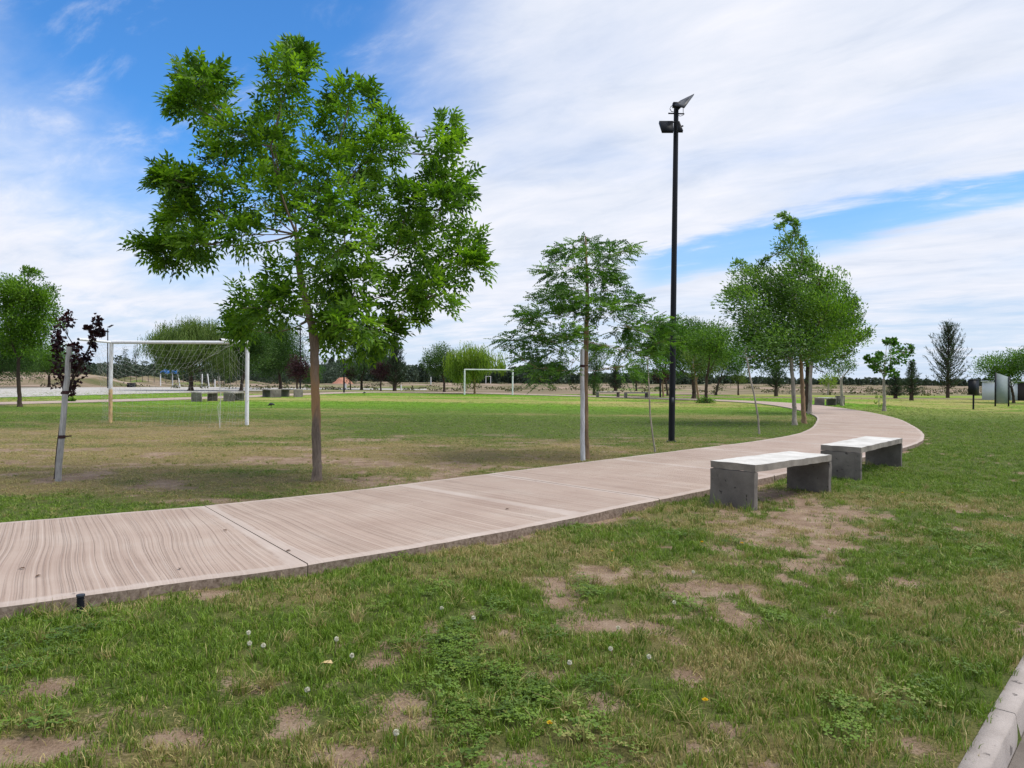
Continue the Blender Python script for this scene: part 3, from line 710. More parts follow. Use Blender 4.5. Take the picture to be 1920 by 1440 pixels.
DK = dict(fine=5.6, ash=1.9, locust=1.8, willow=3.0, broad=2.8)
def tree(name, label, base, trunk, blobs, leaf='fine', lm='midgreen', bm='greybark', dens=1.0, lsize=.09, lw=.35, fork=-1, spread=None, wind=(0, 0, 0), group=None, cat='tree', trad=None,
         depth=None, sub=9, seed=1, limb_r=.02, clump=.55, branches=True, depthk=.8):
    """base pixel; trunk = [(px,py,radius px)...]; blobs = [(px,py,rx,ry[,depth offset])] in photograph pixels at the tree's distance"""
    global rng
    rng = np.random.default_rng(seed*101+int(base[0]))
    B = gp(*base); d = B[1] if depth is None else depth
    if depth is not None: B = at(base[0], base[1], d); B[2] = 0
    sc = d/F
    root = empty(name, (B[0], B[1], 0), label, cat, group)
    loc = np.array([B[0], B[1], 0.])
    tp = [np.array([B[0], B[1], -.05])]+[at(x, y, d) for x, y, _ in trunk]
    tr = [trunk[0][2]*sc*1.65]+[q[2]*sc for q in trunk]
    tpf = []; trf = []
    for k in range(len(tp)-1):
        for t in np.linspace(0, 1, 9 if k == 0 else 5, endpoint=False):
            tpf.append(tp[k]*(1-t)+tp[k+1]*t+rng.normal(0, .06, 3)*tr[k]*(1, 1, 0)); trf.append(tr[k]*(1-t)+tr[k+1]*t if k else tr[1]+(tr[0]-tr[1])*(1-t)**4)
    tpf.append(tp[-1]); trf.append(tr[-1])
    mt = MB(); mt.tube(tpf, trf, 12 if d < 40 else 7, lump=.10)
    # flare at the base
    mt.build('trunk', M[bm], root, True, loc)
    xs_ = [b[0] for b in blobs]; cxm = (min(xs_)+max(xs_))/2; hw = max(10, (max(xs_)-min(xs_))/2+10)
    nodes = [tuple(q) for q in tp[1:][fork:]] if fork != -1 else [tuple(tp[-1])]
    par = [-1]*len(nodes); plen = [0.]*len(nodes); nroot = len(nodes)
    bl = []
    for b in blobs:
        if len(b) > 4: off = b[4]
        else:
            q = max(0, 1-((b[0]-cxm)/hw)**2); off = rng.uniform(-1, 1)*math.sqrt(q)*hw*sc*depthk
        c = at(b[0], b[1], d+off); kk = (1.25 if b[2] > 20 else .85) if name == 'windblown_tree' else 1.25 if d > 45 else 1.15 if name == 'plum_tree' else 1.0; bl.append((c, b[2]*sc*kk, b[3]*sc*kk))
    root_p = np.array(nodes[0])
    bl.sort(key=lambda q: np.linalg.norm(q[0]-root_p))
    for c, rx, rz in bl:
        best = min(range(len(nodes)), key=lambda k: np.linalg.norm(np.array(nodes[k])-c)+.55*plen[k]+(.6 if np.array(nodes[k])[2] > c[2]+.3 else 0))
        dd_ = np.linalg.norm(np.array(nodes[best])-c)
        nodes.append(tuple(c)); par.append(best); plen.append(plen[best]+dd_)
    cnt = [1]*len(nodes)
    for k in range(len(nodes)-1, nroot-1, -1): cnt[par[k]] += cnt[k]
    if branches:
        mbr = MB()
        r0 = tr[-1]*.8; tot = max(cnt)
        for k in range(nroot, len(nodes)):
            a = np.array(nodes[par[k]]); c = np.array(nodes[k]); ra = r0*math.sqrt(cnt[k]/tot)*1.0+limb_r*.25; rb = max(limb_r*.2, r0*math.sqrt(max(cnt[k]-1, .3)/tot))
            ln = np.linalg.norm(c-a); md = (a+c)/2+rng.normal(0, .05, 3)*ln-np.array([0, 0, .05*ln])
            t = np.linspace(0, 1, 6)[:, None]; pts = a*(1-t)**2+2*md*t*(1-t)+c*t*t
            mbr.tube(pts, np.linspace(ra, rb, 6), 6 if d < 30 else 4, cap=False)
            for _ in range(3 if d < 40 else 0):
                e = c+rng.normal(0, .6, 3)*np.array([bl[k-nroot][1]]*2+[bl[k-nroot][2]]); mbr.tube([c*.6+a*.4, (c+e)/2+rng.normal(0, .03, 3), e], [rb*.5+.002, rb*.35+.002, .002], 4, cap=False)
        if mbr.v: mbr.build('branch', M[bm], root, True, loc)
    ml = MB(); area1 = lsize*lsize
    for k, (c, rx, rz) in enumerate(bl):
        pdir = unit(c-np.array(nodes[par[nroot+k]]))
        ncl = sub; q = rng.normal(size=(ncl, 3)); q = unit(q)*(rng.random((ncl, 1))**.45)
        if leaf == 'ash': rx, rz = rx*.86, rz*.86
        cc = c+q*np.array([rx, rx, rz]); nl = int(dens*DK[leaf]*ncl*max(3, 26*(rx*rz)/(ncl*area1*6)*1.0))
        nl = int(nl*.45) if name == 'windblown_tree' and rx < 19*sc else nl
        which = rng.integers(0, ncl, nl); tv = rng.random(ncl)*.5+.2
        P = cc[which]+np.clip(rng.normal(size=(nl, 3)), -1.7, 1.7)*np.array([rx, rx, rz])*clump*.62
        o_ = P-c; D = unit(o_/np.array([rx, rx, rz]))*.75+pdir*.55+rng.normal(size=(nl, 3))*.55+np.array(wind)
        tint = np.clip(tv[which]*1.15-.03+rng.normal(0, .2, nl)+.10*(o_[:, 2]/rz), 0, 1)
        if leaf == 'ash': pinnate(ml, P, D+np.array([0, 0, .25]), lsize*2.0, lsize, lsize*lw, 3, tint, .22, .7)
        elif leaf == 'locust': pinnate(ml, P, D*np.array([1, 1, .45])+np.array([0, 0, .05]), lsize*5.5, lsize, lsize*lw, 8, tint, .18, .8)
        elif leaf == 'willow':
            for s in range(5):
                leaf2(ml, P-np.array([0, 0, 1.])*lsize*1.1*s+rng.normal(0, .03, (nl, 3)), np.array([0, 0, -1.])+rng.normal(0, .28, (nl, 3))+np.array(wind), lsize*1.6, lsize*lw, tint)
        elif leaf == 'broad': leaf2(ml, P, D+np.array([0, 0, -.3]), lsize*rng.uniform(.7, 1.2, nl), lsize*.9, tint)
        else: leaf2(ml, P, D, lsize*rng.uniform(.7, 1.3, nl), lsize*lw*rng.uniform(.8, 1.2, nl), tint)
    cr = ml.build('crown', M[lm], root, False, loc)
    return root
def conifer(name, label, base, top, halfw, low, n=70, lm='conifer', bm='darkbark', seed=1, ns=26, group=None, cat='tree', up=.55, depth=None, trunk_px=4, lean=0, nl_len=.22):
    """sparse evergreen: upswept branches round a straight trunk, thin foliage along each"""
    global rng
    rng = np.random.default_rng(seed*7+int(base[0]))
    B = gp(*base); d = B[1] if depth is None else depth; B = at(base[0], base[1], d); sc = d/F
    root = empty(name, (B[0], B[1], 0), label, cat, group); loc = np.array([B[0], B[1], 0.])
    h = (base[1]-top)*sc; mt = MB()
    tz = np.linspace(-.05, h*.97, 9); mt.tube([(B[0]+lean*sc*(z/h), B[1], z) for z in tz], np.linspace(trunk_px*sc, .01, 9), 7); mt.build('trunk', M[bm], root, True, loc)
    mb = MB(); ml = MB(); z0 = (base[1]-low)*sc
    for k in range(n):
        u = (k+.5)/n; z = z0+(h-z0)*u**1.05; a = k*2.399+rng.uniform(-.4, .4)
        L = halfw*sc*((1-u)**.75*1.0+.12)*rng.uniform(.65, 1.2)*(1 if u > .15 else .75)
        p0 = np.array([B[0]+lean*sc*(z/h), B[1], z]); dirh = np.array([math.cos(a), math.sin(a), 0])
        rise = up*L*(.7+u*1.5); t = np.linspace(0, 1, 6)[:, None]
        pts = p0+dirh*L*t*(1-.25*u*t)+np.array([0, 0, 1.])*rise*t**1.6
        mb.tube(pts, np.linspace(.025*sc*60*.6+.006, .004, 6), 3, cap=False)
        m = int(ns*(.5+L/(halfw*sc))); tt = rng.uniform(.12, 1.05, m); pi = np.stack([np.interp(tt, t[:, 0], pts[:, q]) for q in range(3)], 1)
        D = unit(pts[-1]-pts[2])+rng.normal(0, .6, (m, 3))+np.array([0, 0, .45])
        leaf2(ml, pi+rng.normal(0, .05, (m, 3)), D, nl_len*rng.uniform(.6, 1.4, m)*max(1, sc*22), nl_len*.16*max(1, sc*22), np.clip(rng.normal(.45, .2, m), 0, 1))
    mb.build('branch', M[bm], root, True, loc); ml.build('crown', M[lm], root, False, loc)
    return root

# ------------------------------------------------------------------ the large ash by the path
BL = [(382, 150, 38, 34), (358, 140, 18, 22), (352, 190, 20, 34), (385, 190, 40, 34), (411, 199, 48, 42), (440, 250, 46, 42), (425, 300, 46, 44), (550, 100, 16, 14), (562, 116, 22, 20), (538, 145, 32, 34), (529, 190, 36, 40), (518, 235, 42, 40), (508, 275, 44, 36),
      (658, 186, 32, 24), (640, 224, 44, 36), (618, 270, 48, 40), (725, 243, 22, 26), (712, 278, 38, 30), (680, 308, 44, 36), (833, 246, 22, 26), (815, 292, 42, 32), (835, 325, 44, 32), (848, 360, 32, 32), (820, 385, 38, 24), (770, 372, 30, 22),
      (872, 458, 30, 34), (885, 500, 26, 24), (840, 500, 46, 40), (805, 440, 50, 40), (818, 550, 36, 30), (765, 575, 34, 24), (493, 308, 60, 50), (556, 345, 66, 50), (488, 370, 66, 44), (578, 412, 76, 52), (712, 392, 60, 48), (646, 456, 76, 52),
      (736, 482, 76, 52), (601, 500, 70, 46), (536, 528, 46, 42), (668, 540, 76, 42), (755, 545, 52, 36), (326, 336, 24, 18), (345, 348, 24, 14), (378, 350, 34, 24), (422, 405, 54, 30), (350, 400, 28, 16), (325, 412, 14, 14), (288, 464, 20, 13), (318, 478, 26, 16), (352, 470, 28, 20), (372, 455, 28, 18),
      (456, 440, 36, 22), (478, 555, 38, 32), (462, 588, 36, 28), (515, 578, 34, 28), (455, 612, 20, 14), (670, 600, 42, 26), (684, 640, 44, 30), (722, 622, 26, 26), (600, 570, 44, 26), (626, 632, 26, 14), (680, 348, 44, 34), (640, 370, 44, 34), (770, 420, 34, 26), (620, 310, 38, 30)]
tree('ash_tree', 'large bright green ash on a bare upright trunk at the near edge of the path', (594, 903),
     [(594, 860, 8.6), (593, 780, 8.2), (590, 700, 8), (590, 645, 8.8), (582, 600, 7), (572, 560, 6), (560, 500, 5.5), (556, 440, 4.5)],
     BL+[(612, 606, 10, 10, -.1), (640, 575, 20, 14, .1)], 'ash', 'ash', 'ashbark', 1.05, .094, .40, fork=4, sub=14, seed=3, limb_r=.02, clump=.42, depthk=.62)

# ------------------------------------------------------------------ locust with its whitewashed stake
LB = [(1100, 460, 30, 14), (1070, 470, 36, 16), (1060, 505, 34, 18), (1120, 510, 40, 22), (1090, 545, 48, 22), (1150, 545, 34, 18), (1045, 560, 40, 18), (1020, 590, 34, 14), (985, 600, 26, 9), (1080, 590, 44, 18), (1140, 590, 44, 18), (1185, 570, 24, 14),
      (1040, 625, 46, 16), (990, 635, 34, 14), (955, 640, 20, 10), (1075, 640, 40, 18), (1190, 620, 40, 18), (1225, 605, 32, 14), (1235, 640, 22, 18), (1150, 650, 40, 16), (1190, 660, 36, 18), (1035, 665, 40, 16), (1010, 690, 28, 12), (1060, 695, 28, 12), (1215, 675, 20, 18), (1150, 478, 20, 14), (1172, 470, 12, 10), (1184, 462, 8, 5), (1010, 712, 14, 7), (1120, 470, 20, 12), (975, 672, 12, 8), (1165, 690, 26, 12)]
tree('locust_tree', 'feathery-leaved young tree tied to a whitewashed stake left of the black lamp post', (1100, 858),
     [(1099, 800, 4.2), (1098, 720, 4.5), (1099, 640, 4.5), (1101, 590, 4), (1101, 545, 3.2), (1100, 500, 2.4), (1098, 442, .8)], LB, 'locust', 'locust', 'tanbark', .40, .047, .6, fork=2, sub=7, seed=5, limb_r=.012, clump=.40, depthk=.8)
def stake(base, top, rpx, label, mt, ties, group=None):
    B = gp(*base); T = at(top[0], top[1], B[1]); sc = B[1]/F
    e = empty('tree_stake', tuple(B), label, 'stake', group)
    mb = MB(); t = np.linspace(0, 1, 10)[:, None]; pts = B*(1-t)+T*t; pts[0, 2] -= .05; pts[1:-1] += rng.normal(0, .004, (8, 3)); mb.tube(pts, np.linspace(rpx*1.08, rpx*.92, 10)*sc, 10, lump=.06)
    mb.build('post', M[mt], e, True, B)
    for q in ties:
        p = B*(1-q)+T*q; mb = MB(); mb.tube([p-(0, 0, .022), p+(0, 0, .022)], rpx*sc*1.18, 10, cap=False); mb.tube([p, p+np.array([.11, .03, .01])], .009, 5)
        mb.build('tie', M['tie'], e, True, B)
    return e
stake((1093, 863), (1092, 655), 4.3, 'whitewashed round stake tied to the feathery young tree beside the path', 'whitewash', [.85])
stake((109, 902), (130, 650), 5.2, 'grey weathered stake leaning beside the small purple plum', 'stake', [.31+.35, .33])
tree('plum_tree', 'thin purple-leaved plum growing beside the grey leaning stake at far left', (104, 897), [(106, 860, 2.6), (112, 812, 2.6), (118, 770, 2.8), (120, 742, 3.2)],
     [(114, 715, 10, 12), (112, 690, 11, 14), (110, 665, 10, 16), (112, 640, 9, 14), (118, 615, 11, 12), (124, 597, 10, 9), (138, 700, 16, 14), (150, 680, 14, 14), (145, 662, 13, 10), (133, 718, 10, 8), (158, 668, 9, 10), (128, 735, 8, 6), (172, 645, 5, 8), (176, 628, 7, 5), (182, 605, 6, 10), (168, 617, 4, 4), (189, 624, 4, 4), (140, 650, 7, 5), (104, 640, 5, 8)],
     'broad', 'plum', 'darkbark', .95, .055, .7, sub=7, seed=2, limb_r=.012, clump=.5)
def sapling(label, pts, blobs, group=None):
    tree('sapling', label, pts[0], [(x, y, r) for x, y, r in pts[1:]], blobs, 'fine', 'locust', 'greybark', .5, .05, .4, sub=4, seed=9, limb_r=.008)
sapling('bare slender sapling stem curving up just left of the black lamp post', [(1229, 847), (1225, 825, 1.6), (1219, 780, 1.5), (1217, 730, 1.4), (1214, 680, 1.2)], [(1215, 665, 10, 8), (1210, 650, 10, 10), (1222, 645, 8, 8)])
sapling('thin whip sapling leaning left, standing right of the black lamp post', [(1424, 815), (1421, 780, 1.7), (1414, 740, 1.6), (1407, 710, 1.5), (1400, 672, 1.2)], [(1396, 655, 12, 10), (1405, 690, 9, 7), (1388, 668, 9, 8), (1412, 668, 7, 6)])

# ------------------------------------------------------------------ wind-blown clump beside the bend
wind_group = 'wind-blown trees beside the bend in the path'
tree('windblown_tree', 'tallest wind-bent tree of the clump, pale forked trunk nearest the lamp post, tip curling left', (1490, 797), [(1489, 760, 3.9), (1487, 720, 3.6), (1484, 690, 3.4), (1484, 672, 3.4)],
     [(1480, 640, 60, 26), (1440, 640, 40, 24), (1450, 600, 50, 30), (1500, 600, 56, 30), (1410, 605, 30, 22), (1395, 570, 30, 26), (1375, 555, 20, 14), (1400, 530, 26, 18), (1385, 495, 14, 9), (1420, 510, 22, 14), (1440, 550, 40, 26), (1490, 560, 50, 26), (1500, 520, 44, 26), (1465, 530, 28, 20), (1435, 490, 12, 9), (1495, 490, 24, 20), (1480, 462, 22, 14), (1488, 440, 16, 10), (1468, 425, 14, 6), (1484, 415, 10, 8), (1470, 404, 12, 5), (1492, 425, 8, 12), (1505, 460, 7, 14), (1516, 492, 8, 12), (1400, 640, 22, 20), (1420, 670, 24, 14), (1455, 665, 30, 16)],
     'fine', 'windy', 'greybark', 1.6, .11, .42, sub=12, seed=4, limb_r=.02, clump=.5, wind=(-.75, 0, .15), group=wind_group)
tree('windblown_tree', 'wind-blown tree of the clump whose trunk stands second from the left', (1508, 794), [(1506, 760, 4), (1504, 720, 3.6), (1502, 680, 3.3)],
     [(1520, 640, 46, 26), (1540, 600, 44, 28), (1520, 560, 40, 24), (1555, 560, 34, 24), (1535, 525, 28, 18), (1530, 505, 14, 9), (1500, 660, 34, 16), (1560, 640, 30, 22)],
     'fine', 'windyb', 'tanbark', 1.6, .11, .42, sub=12, seed=5, limb_r=.02, clump=.5, wind=(-.6, 0, .15), group=wind_group)
tree('windblown_tree', 'rightmost wide tree of the wind-blown clump, behind its front two trunks', (1519, 777), [(1519, 740, 3.3), (1520, 700, 3), (1521, 675, 2.8)],
     [(1560, 620, 40, 26), (1585, 590, 26, 24), (1590, 555, 16, 18), (1560, 570, 30, 24), (1575, 640, 30, 22), (1600, 620, 20, 26), (1608, 600, 8, 14), (1615, 635, 14, 12), (1630, 622, 8, 10), (1560, 525, 18, 12), (1545, 670, 30, 18), (1603, 565, 7, 10), (1590, 665, 14, 10), (1580, 540, 12, 10)],
     'fine', 'windyb', 'greybark', 2.0, .12, .42, sub=11, seed=6, limb_r=.02, clump=.5, wind=(-.45, 0, .1), group=wind_group)
tree('windblown_tree', 'tree of the wind-blown clump with a leafy trunk, hindmost beside the bend', (1513, 774), [(1513, 740, 4), (1514, 700, 3.6), (1514, 680, 3.4)],
     [(1514, 760, 5, 8), (1512, 745, 5, 8), (1513, 730, 5, 8), (1515, 712, 5, 8), (1510, 660, 36, 18), (1530, 690, 20, 10), (1450, 690, 22, 12), (1480, 680, 26, 12), (1550, 700, 16, 8)],
     'fine', 'deep', 'darkbark', .9, .10, .38, sub=8, seed=7, limb_r=.02, group=wind_group)
tree('young_tree', 'small tree with a pale trunk and dark narrow crown beside the far concrete bench', (1579, 761), [(1578, 735, 2.6), (1577, 712, 2.4)], [(1582, 700, 18, 10), (1586, 682, 14, 12), (1580, 665, 12, 10), (1570, 695, 10, 8), (1594, 690, 8, 10)], 'fine', 'deep', 'greybark', .8, .11, .4, sub=7, seed=8)
tree('maple_tree', 'lollipop-shaped broad-leaved tree on a straight pale trunk right of the path bend', (1658, 771), [(1658, 745, 2.8), (1657, 722, 2.4), (1657, 710, 2.2)],
     [(1660, 700, 20, 7), (1650, 692, 18, 9), (1668, 688, 24, 10), (1640, 682, 10, 7), (1680, 675, 20, 10), (1660, 668, 20, 9), (1695, 662, 16, 9), (1705, 652, 10, 7), (1680, 655, 12, 9), (1668, 648, 8, 8), (1662, 638, 6, 4), (1632, 676, 8, 4), (1626, 672, 4, 3), (1675, 640, 4, 4), (1648, 668, 8, 5)],
     'broad', 'maple', 'greybark', 1.3, .16, .9, sub=6, seed=8, clump=.4)
tree('lime_sapling', 'tiny yellow-green sapling beside the pale-trunked lollipop tree', (1648, 763), [(1648, 756, .7), (1648, 750, .6)], [(1646, 752, 5, 4), (1650, 746, 5, 4), (1644, 745, 3, 3), (1650, 757, 4, 3)], 'fine', 'lime', 'greybark', .5, .10, .45, sub=4, seed=8, cat='sapling')

# ------------------------------------------------------------------ trees to the right
conifer('casuarina_tree', 'tall sparse conical evergreen standing alone at the right, upswept branches', (1777, 746), 615, 42, 728, 120, ns=30, seed=3, up=.75, trunk_px=3.4, nl_len=.26)
conifer('evergreen_tree', 'pointed dark evergreen behind the lollipop tree, the taller of two', (1709, 751), 680, 20, 742, 70, ns=30, seed=4, up=.3)
conifer('evergreen_tree', 'shorter bushy evergreen just right of the lollipop trunk', (1679, 747), 706, 18, 742, 50, ns=34, seed=5, up=.15)
conifer('evergreen_tree', 'small dark evergreen between the wind-blown clump and the thin whip sapling', (1455, 743), 690, 22, 728, 50, ns=34, seed=6, up=.4)
conifer('evergreen_tree', 'small dense conical evergreen behind the middle concrete benches', (1154, 733), 688, 15, 728, 50, ns=34, seed=7, up=.3)
tree('round_tree', 'broad feathery tree in front of the white building at the right edge', (1901, 756), [(1900, 742, 2.4), (1897, 728, 2.2)], auto(1880, 692, 48, 22, 14, 14, 1)+auto(1915, 680, 30, 22, 8, 13, 2), 'fine', 'midgreen', 'darkbark', .9, .16, .4, sub=8, seed=4, wind=(-.2, 0, .2))
tree('round_tree', 'broad tree cut by the right edge of the photo, behind the grey board', (1945, 758), [(1944, 742, 2.6), (1942, 728, 2.2)], auto(1950, 690, 40, 26, 14, 14, 3), 'fine', 'deep', 'darkbark', .9, .16, .4, sub=8, seed=5)

# ------------------------------------------------------------------ trees in the middle
tree('bushy_tree', 'wide mid-green tree with the leftmost of three dark trunks right of the lamp post', (1301, 748), [(1301, 730, 3.8), (1300, 712, 3.4)], auto(1285, 655, 52, 46, 20, 20, 1)+auto(1295, 620, 40, 20, 8, 14, 5), 'fine', 'midgreen', 'darkbark', .9, .17, .4, sub=9, seed=4)
tree('bushy_tree', 'bushy tree with a thin pale leaning trunk between two darker trunks right of the lamp', (1310, 751), [(1308, 735, 2), (1305, 715, 1.8)], auto(1320, 675, 34, 26, 10, 16, 2), 'fine', 'willow', 'tanbark', .8, .16, .4, sub=8, seed=5)
tree('bushy_tree', 'mid-green tree with a leafy skirt round its base, rightmost of the three trunks', (1323, 756), [(1324, 735, 3), (1325, 705, 2.8)], auto(1335, 645, 36, 38, 14, 18, 3)+[(1322, 752, 10, 5, -.1), (1318, 754, 7, 3.5, .1), (1328, 754, 7, 3.5, 0)], 'fine', 'midgreen', 'darkbark', .9, .16, .4, sub=9, seed=6)
tree('bushy_tree', 'pale bright-green tree with low hanging crown left of the wind-blown clump', (1342, 741), [(1345, 725, 2), (1350, 712, 1.8)], auto(1365, 675, 30, 30, 14, 14, 4), 'fine', 'maple', 'darkbark', .9, .17, .4, sub=8, seed=7)
tree('bushy_tree', 'light green crown immediately behind and left of the lamp post', (1252, 742), [(1250, 725, 2), (1246, 700, 1.8)], auto(1243, 640, 24, 44, 14, 15, 5), 'fine', 'willow', 'darkbark', .85, .16, .4, sub=8, seed=7)
tree('small_tree', 'small thin olive-green tree behind the thin whip sapling', (1384, 741), [(1384, 728, 1.5), (1384, 720, 1.3)], auto(1388, 708, 18, 11, 8, 8, 6), 'fine', 'willow', 'darkbark', .6, .16, .4, sub=6, seed=4)
tree('small_tree', 'small pale green tree seen between the wind-blown trunks and the far bench', (1552, 741), [(1553, 728, 1.2), (1554, 720, 1)], auto(1553, 713, 16, 9, 7, 7, 6), 'fine', 'lime', 'greybark', .6, .18, .4, sub=6, seed=5)
tree('small_tree', 'small rounded mid-green tree behind the right-hand middle bench', (1193, 733), [(1193, 722, 1.6), (1193, 714, 1.4)], auto(1196, 697, 17, 15, 9, 9, 7), 'fine', 'midgreen', 'darkbark', .8, .17, .4, sub=7, seed=6)
tree('column_tree', 'narrow dark green tree leafy to the ground beside the left middle bench', (1114, 741), [(1114, 725, 2.2), (1115, 700, 2)], auto(1116, 675, 15, 34, 12, 10, 8)+auto(1114, 722, 9, 16, 6, 7, 9), 'fine', 'deep', 'darkbark', .9, .15, .4, sub=8, seed=7)
tree('plum_tree', 'round purple-leaved tree beside the lamp post seen at mid distance', (1244, 744), [(1243, 732, 1.8), (1242, 722, 1.6)], auto(1240, 703, 18, 10, 9, 8, 9), 'fine', 'plum', 'tanbark', .95, .15, .5, sub=7, seed=8)
tree('willow_tree', 'lime-green willow leaning right behind the far goal', (890, 739), [(890, 722, 1.8), (888, 705, 1.8)], auto(880, 672, 48, 24, 16, 14, 1)+[(925, 672, 14, 8), (938, 678, 8, 6)]+auto(865, 692, 26, 12, 6, 9, 2), 'willow', 'lime', 'tanbark', .42, .2, .3, sub=9, seed=5, wind=(.25, 0, 0))
tree('dark_tree', 'dark green rounded tree left of the lime-green willow', (833, 735), [(833, 722, 2.2), (832, 708, 2)], auto(823, 680, 26, 26, 14, 13, 1), 'fine', 'deep', 'darkbark', 1., .18, .4, sub=8, seed=6)
conifer('casuarina_tree', 'blue-green open evergreen right of the big ash trunk at mid distance', (740, 733), 640, 27, 722, 110, ns=34, seed=8, up=.7, nl_len=.24)
tree('mid_tree', 'rounded green tree seen below the right side of the ash crown', (678, 731), [(678, 718, 2.4), (679, 705, 2.2)], auto(690, 660, 42, 34, 16, 17, 2), 'fine', 'deep', 'darkbark', .9, .19, .4, sub=8, seed=7)
tree('plum_tree', 'dark purple vase-shaped tree directly left of the blue-green evergreen', (714, 733), [(714, 722, 1.5), (714, 714, 1.4)], auto(713, 697, 13, 15, 8, 8, 3), 'fine', 'plum', 'darkbark', .95, .15, .5, sub=7, seed=9)
tree('plum_tree', 'smallest dark purple tree, just right of the lamp post behind the ash trunk', (657, 731), [(657, 722, 1.2), (656, 714, 1.1)], auto(656, 700, 9, 11, 6, 6, 4), 'fine', 'plum', 'darkbark', .95, .14, .5, sub=6, seed=9)
tree('plum_tree', 'dark purple-leaved tree left of the ash trunk, above the concrete blocks', (557, 739), [(557, 725, 1.8), (557, 712, 1.6)], auto(559, 692, 18, 20, 10, 9, 5), 'fine', 'plum', 'darkbark', .95, .15, .5, sub=7, seed=10)
tree('small_tree', 'pale green low tree behind the ash trunk at left', (592, 727), [(592, 720, 1), (590, 714, 1)], auto(586, 700, 20, 12, 7, 8, 10), 'fine', 'maple', 'darkbark', .8, .19, .4, sub=6, seed=10)
tree('willow_tree', 'big green willow with drooping sprays seen through the near goal net', (358, 733), [(358, 715, 4), (358, 700, 3.4)], auto(355, 638, 76, 34, 26, 20, 3)+auto(425, 668, 30, 22, 8, 11, 4), 'willow', 'willow', 'darkbark', .5, .19, .3, sub=10, seed=4)
tree('dark_tree', 'huge dark green tree right of the willow, its trunk hidden by the near goal', (452, 733), [(454, 715, 3), (458, 700, 3)], auto(455, 650, 40, 44, 18, 22, 5), 'fine', 'deep', 'darkbark', 1., .19, .42, sub=10, seed=5)
tree('dark_tree', 'dense dark green tree between the near goal and the ash trunk', (526, 730), [(526, 718, 2.8), (524, 705, 2.6)], auto(515, 660, 48, 42, 24, 22, 6), 'fine', 'deep', 'darkbark', 1., .19, .42, sub=10, seed=6)
tree('leafy_tree', 'tall round green tree with a slim brown trunk at the left edge of the photo', (37, 763), [(36, 735, 3.4), (34, 700, 3), (35, 675, 2.8)], auto(45, 580, 62, 62, 30, 21, 1)+auto(40, 640, 62, 30, 12, 18, 2)+[(62, 515, 16, 10), (50, 508, 10, 7), (95, 545, 16, 12), (8, 540, 24, 18)], 'fine', 'windyb', 'darkbark', 1.3, .13, .45, sub=10, seed=4, clump=.5)
tree('dark_tree', 'dark low tree behind the round green tree at the left edge', (-6, 728), [(-6, 712, 3), (-4, 700, 3)], auto(0, 670, 60, 32, 18, 20, 7), 'fine', 'deep', 'darkbark', 1., .2, .42, sub=9, seed=7)
tree('dark_tree', 'low tree filling the gap behind the purple plum and its stake', (92, 726), [(92, 712, 2.4), (92, 705, 2.2)], auto(85, 675, 46, 24, 14, 16, 8), 'fine', 'midgreen', 'darkbark', 1., .2, .42, sub=9, seed=8)
for k, (px, topy, lbl) in enumerate([(235, 656, 'narrow tall poplar above the far hedge, left of two seen through the goal net'), (254, 655, 'narrow tall poplar above the far hedge, right of two seen through the goal net')]):
    tree('poplar_tree', lbl, (px, 717), [(px, 708, 1.2), (px, 700, 1)], [(px+rng.uniform(-1, 1), y, 4.2-abs(y-680)*.06, 6) for y in range(topy+2, 704, 6)], 'fine', 'fartree', 'darkbark', .6, .34, .4, sub=5, seed=11+k, depth=165)

# ------------------------------------------------------------------ far tree belts (read as one mass)
def belt(name, label, spec, lm, step=4, size=.8, seed=1):
    global rng
    rng = np.random.default_rng(seed); ml = MB()
    for x0, x1, d, lo, hi, narrow in spec:
        x = x0
        while x < x1:
            hpx = rng.uniform(lo, hi)*(.7+.6*vn(np.array([x*.03]), np.array([seed*1.]), 5)[0]); hor = 713+(x-960)*.00873; wpx = hpx*(.16 if narrow and rng.random() < .75 else .5)*rng.uniform(.8, 1.3)
            dd_ = d*rng.uniform(.93, 1.07); b = at(x, hor, dd_); sc = dd_/F; hh = hpx*sc+H; nn = int(90+hpx*10)
            u = rng.random(nn); r = wpx*sc*np.sqrt(np.clip(np.sin(np.pi*np.clip(u*.86+.12, 0, 1)), 0, 1)); a = rng.uniform(0, 6.28, nn); q = np.sqrt(rng.random(nn))
            P = np.stack([b[0]+np.cos(a)*r*q, b[1]+np.sin(a)*r*q, u*hh], 1)
            leaf2(ml, P, rng.normal(size=(nn, 3))+np.array([0, 0, .8]), size*rng.uniform(.6, 1.3, nn), size*.7, np.clip(rng.normal(.45, .2, nn), 0, 1))
            x += step*rng.uniform(.5, 1.4)*(1 if narrow else 1.6)
    o = ml.build(name, M[lm]); tag(o, label, 'woods', kind='stuff')
belt('poplar_belt', 'far belt of narrow poplars along the horizon behind the goals', [(560, 800, 260, 14, 36, True), (560, 1330, 300, 8, 16, False), (800, 1010, 300, 12, 28, True), (985, 1060, 260, 14, 32, False), (1060, 1330, 380, 6, 18, False), (-200, 560, 300, 12, 24, False)], 'fartree', 3, .9, 3)
belt('far_woods', 'low dark woods along the horizon at the right', [(1320, 2200, 520, 4, 10, False)], 'fartree', 3, 1.4, 4)
belt('hedge', 'dark belt of shrubs and trees beyond the pale road', [(150, 300, 150, 16, 34, False), (280, 640, 170, 14, 26, False), (600, 660, 190, 14, 46, False), (-500, 150, 150, 20, 38, False)], 'fartree', 3, .42, 5)

